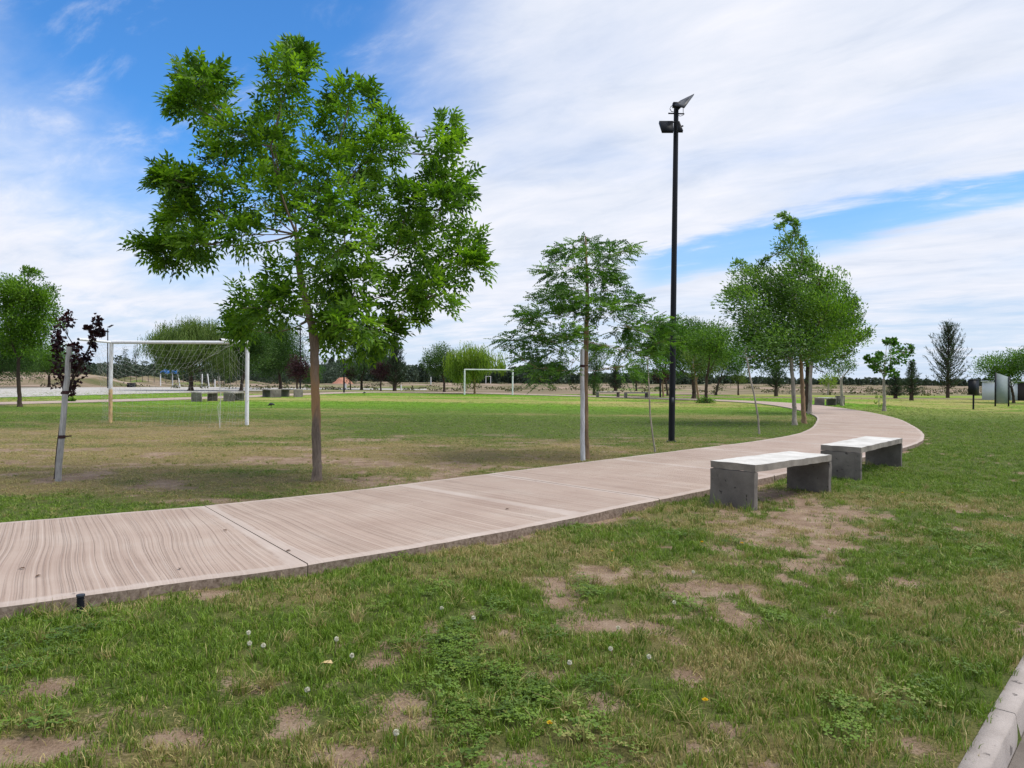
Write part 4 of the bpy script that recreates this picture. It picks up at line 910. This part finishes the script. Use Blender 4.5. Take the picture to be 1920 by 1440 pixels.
rng = np.random.default_rng(77); ml = MB()
for q in range(420):
    dd_ = 82*math.exp(rng.random()*1.3); px = rng.uniform(-100, 2020); b = at(px, 715, dd_)
    if rng.random() < .45 and px < 520 and dd_ < 100: continue
    h_ = rng.uniform(.08, .4)*(1+.003*dd_); w_ = rng.uniform(.4, 2.2); nn = 26
    P = np.stack([b[0]+rng.normal(0, w_*.5, nn), b[1]+rng.normal(0, .5, nn), float(height(np.array([b[0]]), np.array([b[1]]))[0])+rng.random(nn)*h_], 1)
    leaf2(ml, P, rng.normal(size=(nn, 3))+np.array([0, 0, .6]), .3, .22, np.clip(rng.normal(.4, .2, nn), 0, 1))
tag(ml.build('scrub', M['scrub']), 'low weeds and scrub dotted over the bare far field', 'scrub', kind='stuff')

# ------------------------------------------------------------------ goals
def goal_near():
    L = gp(207, 793); Rr = gp(463, 797); L[2] = Rr[2] = 0
    h = at(335, 642, (L[1]+Rr[1])/2)[2]
    e = empty('football_goal', tuple((L+Rr)/2), 'near white football goal with sagging net and one yellowed post', 'goal', 'football goals on the mown field')
    loc = (L+Rr)/2; rad = .055
    up = np.array([0, 0, h])
    mb = MB(); mb.tube([L-(0, 0, .05), L+up*.5, L+up+(.02, 0, 0)], rad, 12); a = mb.build('post', M['goalworn'], e, True, loc); a['label'] = 'left post, paint gone and yellow below'
    mb = MB(); mb.tube([Rr-(0, 0, .05), Rr+up*.5, Rr+up+(0, 0, .055)], rad, 12); mb.build('post', M['goal'], e, True, loc)
    mb = MB(); mb.tube([L+up+(rad*.9, 0, 0), (L+Rr)/2+up, Rr+up-(rad*1.02, 0, 0)], rad*.93, 12); mb.build('crossbar', M['goal'], e, True, loc)
    ends = []
    for P_, tx in ((L, (147, 636)), (Rr, (413, 637))):
        t = at(tx[0], tx[1], P_[1]-1.75); ends.append(t); mb = MB(); s = P_+up
        d = unit(t-s); mb.tube([s+d*rad*1.1, t], rad*.72, 10, cap=False); mb.tube([t-d*.25, t+d*.002], rad*.60, 10)
        mb.build('side_bar', M['goal'], e, True, loc)
        mb = MB(); mb.tube([t+d*.004, t+d*.012], rad*.62, 10); mb.build('bar_opening', M['black'], e, True, loc)
    # net: hangs from the bars, sags, and falls to a ground line behind
    mb = MB(); cr = .0019; nu, nv = 24, 17
    def pt(u, v):
        top0 = L*(1-u)+Rr*u+up; bk = ends[0]*(1-u)+ends[1]*u
        g0 = gp(190, 794)*(1-u)+gp(424, 803)*u
        sag = 4*u*(1-u)
        if v < .3:
            t = v/.3; p = top0*(1-t)+(bk+(0, .55, -.02-.30*sag))*t; p = p-np.array([0, 0, 1])*math.sin(t*math.pi/2)*.62*sag
        else:
            t = (v-.3)/.7; a0 = bk+np.array([0, .55, -.02-.92*sag]); p = a0*(1-t)+g0*t+np.array([0, .30, 0])*math.sin(t*math.pi)*.7
        return p
    grid = np.array([[pt(a/nu, b/nv) for b in range(nv+1)] for a in range(nu+1)])+rng.normal(0, .014, (nu+1, nv+1, 3))
    for a in range(nu+1): mb.tube(grid[a], cr, 3, cap=False)
    for b in range(0, nv+1): mb.tube(grid[:, b], cr*.8, 3, cap=False)
    for P_, t, g0, uu in ((L, ends[0], gp(190, 794), 0), (Rr, ends[1], gp(424, 803), nu)):   # side panels
        edge = grid[uu]
        for k in range(1, 13):
            q = k/13; p0 = P_+up*(1-q); fr = edge[min(nv, int(q*nv*.98)+1)]
            mid = (p0+fr)/2-np.array([0, 0, .10]); mb.tube([p0, mid, fr], cr, 3, cap=False)
        for k in range(1, 7):
            q = k/7; col = [P_*(1-q)+edge[-1]*q]
            for j in range(1, 12):
                z = j/12; p0 = P_+up*z; fr = edge[max(0, min(nv, int((1-z)*nv*.98)+1))]; col.append(p0*(1-q)+fr*q-np.array([0, 0, .10])*4*q*(1-q)+rng.normal(0, .012, 3))
            mb.tube(col, cr, 3, cap=False)
    for k in range(3): mb.tube([grid[nu-2, 9]+rng.normal(0, .03, 3), grid[nu-2, 12]+rng.normal(0, .05, 3), grid[nu-2, 14]+rng.normal(0, .05, 3), grid[nu-1, nv]], .005, 4, cap=False)
    o = mb.build('net', M['wire'], e, False, loc)
goal_near()
L = gp(871, 740); Rr = gp(961, 741); Rr[1] = L[1]+.4; h = at(915, 692, L[1])[2]; loc = (L+Rr)/2
e = empty('football_goal', tuple(loc), 'far bare white goal frame without a net', 'goal', 'football goals on the mown field')
for P_ in (L, Rr):
    mb = MB(); mb.tube([P_-(0, 0, .05), P_+(0, 0, h)], .075, 8); mb.build('post', M['goal'], e, True, loc)
mb = MB(); mb.tube([L+(.07, 0, h-.06), Rr+(-.07, 0, h-.06)], .06, 8); mb.build('crossbar', M['goal'], e, True, loc)
def frame(name, label, cat, x0, x1, yb, yt, depth, rpx=.7, barfrac=1.0, slant=0, group=None, top=True):
    A = at(x0, yb, depth); Bq = at(x1, yb, depth); A[2] = Bq[2] = 0; h = at((x0+x1)/2, yt, depth)[2]; sc = depth/F; loc = (A+Bq)/2
    e = empty(name, tuple(loc), label, cat, group)
    for P_, s in ((A, 0), (Bq, -slant)):
        mb = MB(); mb.tube([P_-(0, 0, .05), P_+np.array([s*sc, 0, h])], rpx*sc, 6); mb.build('post', M['goal'], e, True, loc)
    mb = MB(); z = h*barfrac; mb.tube([A+(rpx*sc, 0, z), Bq+(-rpx*sc-slant*sc*barfrac, 0, z)], rpx*sc*.8, 6); mb.build('crossbar', M['goal'], e, True, loc)
    return e, A, Bq, h
frame('basketball_frame', 'small white frame standing on the bare field behind the far goal', 'frame', 911, 920, 719, 705, 180, .6, .95)
# play frames by the pale road
e, A, Bq, h = frame('play_frame', 'white play frame topped with a bright blue canvas roof beyond the net', 'play frame', 323.5, 337.5, 724, 693, 105, 1.0, .03, 5.5, 'white play frames by the pale road')
mb = MB(); sc = 105/F; c0 = at(322, 695, 105.2)
n = 9; vv = []
for a in range(n):
    for b in range(3): vv.append(c0+np.array([(a/(n-1)-.5)*37*sc, (b-1)*.9+.4, (.10 if b == 1 else -.12)+.12*math.sin(a*1.7)-.04*a/(n-1)]))
mb.add(vv, [(a*3+b, a*3+b+1, a*3+b+4, a*3+b+3) for a in range(n-1) for b in range(2)]); mb.add([q-(0, 0, .25) for q in vv[::3]]+[q for q in vv[::3]], [(a, a+1, n+a+1, n+a) for a in range(n-1)])
mb.build('canopy', M['blue'], e, False, np.array(e.location))
frame('play_frame', 'white slanted play frame without a roof, right of the blue-roofed one', 'play frame', 379, 392, 724, 701, 105, 1.0, .03, 3, 'white play frames by the pale road')
def thinpost(label, x, yb, yt, depth, rpx, mt='goal', name='marker_post', cat='post', group=None):
    B = at(x, yb, depth); B[2] = 0; T = at(x, yt, depth); mb = MB(); sc = depth/F
    mb.tube([B-(0, 0, .05), T], rpx*sc, 7); mb.tube([T, T+(0, 0, .6*rpx*sc)], rpx*sc*.6, 7); o = mb.build(name, M[mt], None, True, B); tag(o, label, cat, group)
thinpost('white post standing left of the blue-roofed play frame', 301, 722, 702, 110, .9)
thinpost('short white marker post right of the roofless play frame', 403, 720, 712, 110, 1.2)
thinpost('short white marker post between the blue-green evergreen and the dark tree', 752, 731, 722, 90, 1.3)
thinpost('white post at the field edge, left of the dark rounded tree', 808, 717, 707, 150, .8)
thinpost('short pale blue-white pedestal right of the lamp behind the ash trunk', 648, 728, 720, 95, 1.6)

# ------------------------------------------------------------------ fence along the far road
e = empty('wire_fence', tuple(at(300, 712, 128)*np.array([1, 1, 0])), 'thin wire fence on dark posts beyond the pale road', 'fence'); locf = np.array(e.location)
prev = None
for x in range(212, 470, 11):
    p = at(x, 715, 128+(x-212)*.02); p[2] = 0; mb = MB(); mb.tube([p-(0, 0, .3), p+(0, 0, 1.75)], .05, 5); mb.build('fence_post', M['darkbark'], e, True, locf)
    if prev is not None:
        mb = MB()
        for z in (.5, 1.0, 1.6):
            mb = MB(); mb.tube([prev+(0, 0, z), p+(0, 0, z)], .012, 3, cap=False); mb.build('wire', M['darkgrey'], e, False, locf)
    prev = p
# scattered dark fence posts on the right field
fgroup = 'thin dark posts scattered over the far right field'

# ------------------------------------------------------------------ lamp posts
def lamp_near():
    B = gp(1259, 829); d = B[1]; e = empty('lamp_post', tuple(B), 'tall black lamp post with solar panel, standing beside the path right of centre', 'lamp', 'black solar lamp posts')
    T = at(1268, 196, d); ax = T-B; mb = MB(); t = np.linspace(0, 1, 9)[:, None]; t[0] = -.008
    mb.tube(B+ax*t, np.array([5.9, 5.8, 5.7, 5.4, 5.2, 5.0, 4.8, 4.6, 4.4])*d/F, 14); mb.build('pole', M['black'], e, True, B)
    mb = MB(); mb.tube([B+ax*.0, B+ax*.004], .115, 12); mb.box(B+np.array([.0, -.068, .95]), (.055, .012, .17)); mb.build('base_flange', M['darkgrey'], e, True, B)
    def slabq(c, th):
        c = [np.array(q) for q in c]; n = unit(np.cross(c[1]-c[0], c[3]-c[0])); v = c+[q+n*th for q in c]; m = MB()
        m.add(v, [(0, 1, 2, 3), (7, 6, 5, 4), (0, 4, 5, 1), (1, 5, 6, 2), (2, 6, 7, 3), (3, 7, 4, 0)]); return m
    slabq([at(1264, 199, d-.28), at(1283, 203, d-.34), at(1301, 178.5, d+.30), at(1275, 191, d+.34)], .035).build('solar_panel', M['darkgrey'], e, False, B)
    mb = MB(); mb.tube([at(1268, 205, d), at(1277, 196, d)], .05, 8); mb.box(at(1268, 197, d), (.16, .12, .10)); mb.build('panel_bracket', M['black'], e, False, B)
    slabq([at(1236, 226.5, d-.12), at(1262, 226.5, d-.12), at(1263, 244.5, d-.34), at(1242, 244.5, d-.34)], .07).build('floodlight', M['black'], e, False, B)
    slabq([at(1271, 227, d-.12), at(1274, 227, d-.12), at(1281, 244.5, d-.32), at(1271, 244.5, d-.32)], .06).build('floodlight_mount', M['black'], e, False, B)
    mb = MB(); mb.tube([at(1260, 229, d-.08), at(1270, 229, d)], .02, 6); mb.tube([at(1274, 238, d-.1), at(1281, 236, d-.1)], .018, 6); mb.build('arm', M['black'], e, False, B)
    mb = MB(); mb.tube([at(1253, 212.5, d), at(1283, 213.5, d)], .016, 6); mb.build('cross_arm', M['black'], e, False, B)
    mb = MB(); mb.tube([at(1263, 196, d), at(1258, 200, d-.03), at(1256, 204, d-.05), at(1259, 209, d-.02), at(1263, 210, d)], .008, 5); mb.tube([at(1281, 213, d), at(1281, 202, d-.1)], .007, 5)
    mb.tube([at(1270, 214, d), at(1275, 218, d), at(1281, 216, d), at(1282, 213, d)], .007, 5); mb.build('cable', M['black'], e, False, B)
lamp_near()
def lamp_far(label, x, yb, yt, lean=0, rpx=1.2):
    B = gp(x, yb); d = B[1]; sc = d/F; T = at(x+lean, yt+8, d)
    e = empty('lamp_post', tuple(B), label, 'lamp', 'black solar lamp posts'); mb = MB(); mb.tube([B-(0, 0, .05), (B+T)/2, T], [rpx*sc*1.15, rpx*sc, rpx*sc*.8], 8); mb.build('pole', M['black'], e, True, B)
    mb = MB(); mb.box(T+np.array([.28, .1, .30]), (.62, .5, .04), M=Matrix.Rotation(R(-30), 3, 'Y')); mb.build('solar_panel', M['darkgrey'], e, False, B)
    mb = MB(); mb.box(T+np.array([-.1, -.15, -.35]), (.55, .35, .08), M=Matrix.Rotation(R(-25), 3, 'X')); mb.build('floodlight', M['darkgrey'], e, False, B)
lamp_far('slim far lamp post beside the left post of the near goal', 202, 728, 608, 0, 1.1)
lamp_far('slim lamp post just left of the ash trunk', 563, 738, 602, 0, 1.4)
lamp_far('slim lamp post just right of the ash trunk', 645, 737, 600, 0, 1.4)
lamp_far('slim lamp post between the sapling stem and the near black lamp post', 1238, 745, 585, -.5, 1.6)

# ------------------------------------------------------------------ concrete benches
def bench(corners_top, label, z=.49, length=None, width=.56, lt=.075, seat=.08, group='concrete benches', under=None):
    W_ = [gp(x, y, z)[:2] for x, y in corners_top]           # A back-left, B front-left, C front-right, D back-right
    c = sum(W_)/4; v1 = (W_[2]-W_[1])+(W_[3]-W_[0]); v1 /= np.linalg.norm(v1)
    Lh = (np.linalg.norm(W_[2]-W_[1])+np.linalg.norm(W_[3]-W_[0]))/4 if length is None else length/2
    a = math.atan2(v1[1], v1[0]); B = (c[0], c[1], 0)
    e = empty('concrete_bench', B, label, 'bench', group); e.rotation_euler.z = a
    def slabm(cx_, cz, sx, sy, sz, name, mt, seed):
        nx_, ny_, nz_ = max(2, int(sx/.08)), max(2, int(sy/.08)), max(1, int(sz/.08)); mb = MB()
        import itertools
        def face(o, u_, v_, nu, nv):
            o, u_, v_ = map(np.array, (o, u_, v_)); P = []; 
            for i in range(nu+1):
                for j in range(nv+1): P.append(o+u_*i/nu+v_*j/nv)
            P = np.array(P); f = [(i*(nv+1)+j, (i+1)*(nv+1)+j, (i+1)*(nv+1)+j+1, i*(nv+1)+j+1) for i in range(nu) for j in range(nv)]
            return P, f
        hx, hy, hz = sx/2, sy/2, sz/2
        for o, u_, v_, nu, nv in (((-hx, -hy, hz), (sx, 0, 0), (0, sy, 0), nx_, ny_), ((-hx, -hy, -hz), (0, sy, 0), (sx, 0, 0), ny_, nx_), ((-hx, -hy, -hz), (sx, 0, 0), (0, 0, sz), nx_, nz_), ((hx, hy, -hz), (-sx, 0, 0), (0, 0, sz), nx_, nz_), ((hx, -hy, -hz), (0, sy, 0), (0, 0, sz), ny_, nz_), ((-hx, hy, -hz), (0, -sy, 0), (0, 0, sz), ny_, nz_)):
            P, f = face(o, u_, v_, nu, nv); q = P*9+seed; jit = np.stack([vn(q[:, 0]+q[:, 2], q[:, 1], s_)-.5 for s_ in (1, 2, 3)], 1)*.012
            edge = ((abs(abs(P[:, 0])-hx) < 1e-6).astype(int)+(abs(abs(P[:, 1])-hy) < 1e-6)+(abs(abs(P[:, 2])-hz) < 1e-6)) > 1
            P = P+jit; P[edge] *= (1-.008/np.maximum(.05, np.linalg.norm(P[edge], axis=1)))[:, None]
            mb.add(P+(cx_, 0, cz), f)
        o = mb.build(name, M[mt]); o.parent = e
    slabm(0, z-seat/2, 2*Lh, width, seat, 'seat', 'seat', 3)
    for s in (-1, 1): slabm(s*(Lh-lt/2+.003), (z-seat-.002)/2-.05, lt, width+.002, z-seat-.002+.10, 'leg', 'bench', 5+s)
bench([(1329, 864), (1418, 872), (1558, 852), (1482, 846)], 'nearest concrete bench, whole in view, over bare soil beside the path', width=.57)
bench([(1537, 835), (1615, 838), (1692, 821), (1625, 818)], 'second concrete bench, just behind the nearest one on lush grass', z=.48, width=.57)
bench([(1530, 745), (1532, 747), (1568, 746), (1560, 744)], 'far concrete bench at the bend of the path beside the small pale-trunked tree', z=.5, length=2.0, width=.6)
bench([(1120, 733.5), (1121, 735), (1160, 735.5), (1158, 733.5)], 'left of the two middle-distance concrete benches behind the field', z=.5, length=1.9, width=.6)
bench([(1172, 734.5), (1173, 736), (1214, 736.5), (1212, 734.5)], 'right of the two middle-distance concrete benches behind the field', z=.5, length=1.9, width=.6)
bench([(356, 735.5), (372, 735.5), (411, 735), (395, 734)], 'concrete bench seen through the near goal net', z=.55, length=1.7, width=.65)
bench([(415, 735.5), (431, 735.5), (462, 734.5), (446, 734)], 'concrete bench directly right of the one behind the net', z=.55, length=1.6, width=.65)
bench([(492, 729), (504, 729), (527, 730), (516, 730)], 'left one of the two concrete benches below the purple tree', z=.6, length=1.7, width=.8)
bench([(530, 729), (542, 729), (563, 730), (552, 729)], 'right one of the two concrete benches below the purple tree', z=.6, length=1.7, width=.8)
# low planter wall pieces next to the far bench
def block(name, label, cat, x0, x1, yb, yt, th, mt, depth=None):
    A = gp((x0+x1)/2, yb) if depth is None else at((x0+x1)/2, yb, depth); d = A[1]; sc = d/F; h = (yb-yt)*sc
    mb = MB(); mb.box((A[0], A[1]+th/2, h/2-.03), ((x1-x0)*sc, th, h+.06)); mb.box((A[0], A[1]+th/2, h+.015), ((x1-x0)*sc+.03, th+.03, .025)); o = mb.build(name, M[mt], None, False, A); tag(o, label, cat)
block('concrete_wall', 'low grey concrete wall right of the far bench at the bend', 'wall', 1570, 1584, 759, 743, .3, 'bench')
block('litter_bin', 'small dark bin standing beyond the pale road near the lamp', 'bin', 238, 249, 724, 716, .7, 'black', 95)

# ------------------------------------------------------------------ dark notice box, grey board, white building
B = gp(1825, 768); d = B[1]; sc = d/F; e = empty('notice_box', tuple(B), 'black box on a single post at the right, left of the grey board', 'notice box')
mb = MB(); mb.tube([B-(0, 0, .05), B+(0, 0, 30*sc)], 1.6*sc, 8); mb.build('post', M['black'], e, True, B)
mb = MB(); mb.box(B+np.array([-.02*sc, 0, 41.5*sc]), (20*sc, 9*sc, 28*sc), rotz=.5); mb.build('box', M['black'], e, False, B)
mb = MB(); mb.box(B+np.array([-.02*sc, 0, 56*sc]), (21.5*sc, 10*sc, 1.2*sc), rotz=.5); mb.build('lid', M['darkgrey'], e, False, B)
B = gp(1866, 762); d = B[1]; sc = d/F; e = empty('information_board', tuple(B), 'grey slanted-top board between two black posts at the right edge', 'board')
P2 = gp(1891, 762); dirv = unit(P2-B)
for p, tp_ in ((B, 698), (P2, 706)):
    hh = at(1866, tp_, d)[2]; mb = MB(); mb.box(p+np.array([0, 0, hh/2-.03]), (2.0*sc, 2.0*sc, hh+.06)); mb.build('post', M['black'], e, False, B)
hA, hB = at(1866, 698.5, d)[2]-.02, at(1891, 706, d)[2]-.02; z0 = 6*sc; a0 = B+dirv*1.1*sc; a1 = P2-dirv*1.1*sc; th = np.array([0, .04, 0]); mb = MB()
v = [a0+(0, 0, z0), a1+(0, 0, z0), a1+(0, 0, hB), a0+(0, 0, hA)]; v = v+[q+th for q in v]
mb.add(v, [(0, 1, 2, 3), (7, 6, 5, 4), (0, 4, 5, 1), (1, 5, 6, 2), (2, 6, 7, 3), (3, 7, 4, 0)]); mb.build('panel', M['panel'], e, False, B)
dB = 64; B = at(1841, 751, dB); B[2] = 0; sc = dB/F; e = empty('white_building', tuple(B), 'small white flat building with a dark end bay behind the grey board', 'building')
e.rotation_euler.z = -.60; hh = at(1875, 716, dB)[2]; wd = 68*sc*.80; Z0 = np.zeros(3)
mb = MB(); mb.box((wd/2, 1.6, hh/2), (wd, 3.2, hh)); mb.build('wall', M['whitepaint'], e, False, Z0)
mb = MB(); mb.box((wd+2.02, 1.7, hh*.47), (4, 3.2, hh*.94)); mb.build('end_bay', M['brownwall'], e, False, Z0)
mb = MB(); mb.box((wd/2+2.0, 1.6, hh+.05), (wd+4.2, 3.5, .09)); mb.build('roof', M['whitepaint'], e, False, Z0)
mb = MB(); mb.box((wd*.66, -.02, .95), (.8, .06, 1.9)); mb.build('door', M['panel'], e, False, Z0)

# red soil heap beyond the ash trunk
mb = MB(); cc = at(643, 714, 140); cc[2] = 0; sc = 140/F; nn = 24; mm = 10; vv = []
for b in range(mm+1):
    for a in range(nn):
        t = a/nn*6.283; r = 1-(b/mm)*.8; q = 1+.18*(vn(np.array([a*.7]), np.array([b*.9]), 7)[0]-.5)
        vv.append((cc[0]+math.cos(t)*24*sc*r*q, cc[1]+math.sin(t)*2.5*r*q, (b/mm)**.8*1.75*q-.1))
mb.add(vv, [(b*nn+a, b*nn+(a+1) % nn, (b+1)*nn+(a+1) % nn, (b+1)*nn+a) for b in range(mm) for a in range(nn)]); mb.add(vv[-nn:]+[(cc[0], cc[1], 1.7)], [(a, (a+1) % nn, nn) for a in range(nn)])
tag(mb.build('soil_heap', M['redsoil'], None, True, cc), 'reddish heap of earth on the bare field right of the ash trunk', 'heap')
# small things over the fields: bushes, birds
def bush(label, x, y, w_, h_, lm='deep', dens=.8):
    tree('low_bush', label, (x, y), [(x, y-h_*.3, .5), (x, y-h_*.5, .5)], auto(x, y-h_*.55, w_, h_*.45, 6, h_*.45, 3), 'fine', lm, 'darkbark', dens, .16, .5, sub=6, seed=3, cat='bush', branches=False)
bush('low round bush at the foot of the thin dark trunk beyond the middle benches', 1231, 731, 5, 5)
bush('small green weed bush on the verge below the purple plum', 130, 754, 8, 5, 'midgreen')
bush('low dark bush on the bare field left of the blue-green evergreen', 578, 727, 6, 4)
def bird(label, x, y):
    B = gp(x, y); mb = MB(); t = np.linspace(0, 1, 9)
    pts = np.stack([B[0]-.16+.34*t, np.full(9, B[1]), .10+.09*np.sin(t*2.6)], 1); mb.tube(pts, [.008, .02, .045, .065, .07, .055, .035, .034, .008], 8)
    e = empty('bird', tuple(B), label, 'bird', 'dark birds on the mown field'); mb.build('body', M['darkgrey'], e, True, B)
    mb = MB(); mb.tube([(B[0]+.0, B[1]-.02, -.01), (B[0]+.01, B[1]-.02, .13)], .006, 4); mb.tube([(B[0]+.03, B[1]+.02, -.01), (B[0]+.02, B[1]+.02, .13)], .006, 4); mb.build('leg', M['darkbark'], e, False, B)
bird('dark bird standing on the grass right of the near goal', 508, 765)
bird('dark bird on the grass between the ash trunk and the blue-green evergreen', 683, 740)

# ------------------------------------------------------------------ dandelions, fallen leaves, pipe
def puff(x, y, hgt, white=True, label=''):
    B = gp(x, y, hgt); B2 = np.array([B[0], B[1], float(height(np.array([B[0]]), np.array([B[1]]))[0])])
    e = empty('dandelion', tuple(B2), label, 'flower', 'white dandelion clocks in the near turf' if white else 'yellow dandelion flowers in the near turf')
    top = np.array([B[0], B[1], hgt]); mb = MB(); lx = random.uniform(-.02, .02); mb.tube([B2-(lx, 0, .01), (B2+top)/2-(lx*.3, 0, 0), top], .0022, 5); mb.build('stem', M['stem'], e, False, B2)
    mb = MB()
    if white:
        n = 90; k = np.arange(n); ph = np.arccos(1-2*(k+.5)/n); th = k*2.39996; D = np.stack([np.cos(th)*np.sin(ph), np.sin(th)*np.sin(ph), np.cos(ph)], 1)
        for r_ in (.007, .0105): leaf2(mb, top+D*r_*.3, D, r_, .0032, np.full(n, .5))
        mb.tube([top-(0, 0, .003), top+(0, 0, .003)], .004, 6)
        mb.build('seed_head', M['fluff'], e, False, B2)
    else:
        for ring, n, r_, z in ((0, 16, .016, .15), (1, 14, .012, .5), (2, 10, .008, 1.2)):
            th = np.arange(n)/n*6.283+ring*.3; D = np.stack([np.cos(th), np.sin(th), np.full(n, z)], 1); leaf2(mb, np.repeat(top[None], n, 0)+(0, 0, ring*.001), D, r_, .0045, np.full(n, .5))
        mb.build('petals', M['yellow'], e, False, B2)
PW = [(466, 1186, .07, 'dandelion clock at top left of the three together in the left turf'), (468, 1206, .10, 'yellowish dandelion clock lowest left of three together in the left turf'), (494, 1210, .07, 'dandelion clock right of the three together in the left turf'), (631, 1198, .10, 'tall dandelion clock alone in the turf below the path joint'),
      (828, 1140, .05, 'dandelion clock farthest from the camera among those left of the bare loop'), (888, 1158, .06, 'dandelion clock just left of the bare soil loop'), (660, 1229, .06, 'small dandelion clock right of and below the tall lone one'), (743, 1373, .08, 'dandelion clock nearest the bottom of the photo on a thin stem'),
      (576, 1293, .04, 'low dandelion clock among straw tussocks in the left turf'), (1068, 1242, .04, 'low dandelion clock below the bare soil loop on its left'), (1264, 1129, .07, 'dandelion clock inside the bare soil loop'), (1159, 1177, .03, 'dandelion clock low beside the lower rim of the bare loop'), (1217, 1231, .05, 'dandelion clock in the middle of the turf below the bare loop'),
      (1300, 1072, .05, 'dandelion clock between the bare loop and the nearest bench'), (1554, 1030, .06, 'dandelion clock in the turf right of the bare soil before the benches'), (1145, 1216, .05, 'dandelion clock under the lower rim of the bare loop, left of another')]
for x, y, h_, lb in PW: puff(x, y, h_, True, lb)
PY = [(1316, 1016, .06, 'yellow dandelion left below the nearest bench leg'), (1147, 1033, .05, 'yellow dandelion in the turf just beyond the bare loop'), (1031, 1355, .04, 'yellow dandelion nearest the camera, right of centre'), (1322, 1312, .04, 'yellow dandelion in dry turf at lower right of centre'), (1391, 1018, .05, 'yellow dandelion in front of the nearest bench, on the soil edge'),
      (1692, 924, .05, 'yellow dandelion in lush grass right of the benches')]
for x, y, h_, lb in PY: puff(x, y, h_, False, lb)
LV = [(35, 1066, 'dark fallen leaf leftmost on the path slab'), (66, 1082, 'dark fallen leaf second from the left edge on the path'), (425, 995, 'brown fallen leaf on the path left of the open joint'), (546, 1032, 'small dark leaf lying on the path beside the near joint'), (337, 1065, 'curled brown leaf with stalk on the path near its front edge'), (947, 955, 'small dark leaf on the third slab of the path')]
for k, (x, y, lb) in enumerate(LV):
    B = gp(x, y, .056); mb = MB(); a = k*1.3; D = np.array([math.cos(a), math.sin(a), .05]); S = np.array([-math.sin(a), math.cos(a), .0]); L_ = .045
    v = [B, B+D*L_*.3+S*.010+(0, 0, .006), B+D*L_*.7+S*.009+(0, 0, .008), B+D*L_, B+D*L_*.7-S*.009+(0, 0, .006), B+D*L_*.3-S*.010+(0, 0, .008), B+D*L_*.5+(0, 0, .001)]
    mb.add(v, [(0, 1, 6), (1, 2, 6), (2, 3, 6), (3, 4, 6), (4, 5, 6), (5, 0, 6)]); tag(mb.build('fallen_leaf', M['brownleaf'], None, False, B), lb, 'leaf', 'fallen leaves on the path')
# tan leaf in the turf
B = gp(599, 1245, .04); mb = MB(); v = [B, B+(.02, .012, .01), B+(.05, .018, .014), B+(.065, 0, .004), B+(.045, -.018, .012), B+(.018, -.014, .012), B+(.035, 0, .0)]
mb.add(v, [(0, 1, 6), (1, 2, 6), (2, 3, 6), (3, 4, 6), (4, 5, 6), (5, 0, 6)]); tag(mb.build('fallen_leaf', mottled('tan_leaf', (.45, .33, .16), (.6, .47, .26), 40, .8, 0), None, False, B), 'tan dry leaf lying in the turf below the tall dandelion clock', 'leaf')
# irrigation pipe stub against the path's edge
B = gp(151, 1142); e = empty('irrigation_pipe', tuple(B), 'short black corrugated pipe stub standing against the path edge at lower left', 'pipe'); mb = MB()
zz = np.linspace(-.05, .075, 18); mb.tube([(B[0], B[1], z) for z in zz], [.019+.003*(q % 2) for q in range(18)], 14); mb.build('body', M['black'], e, True, B)
mb = MB(); mb.tube([(B[0], B[1], .077), (B[0], B[1], .088)], .024, 14); mb.build('cap', M['darkgrey'], e, True, B)
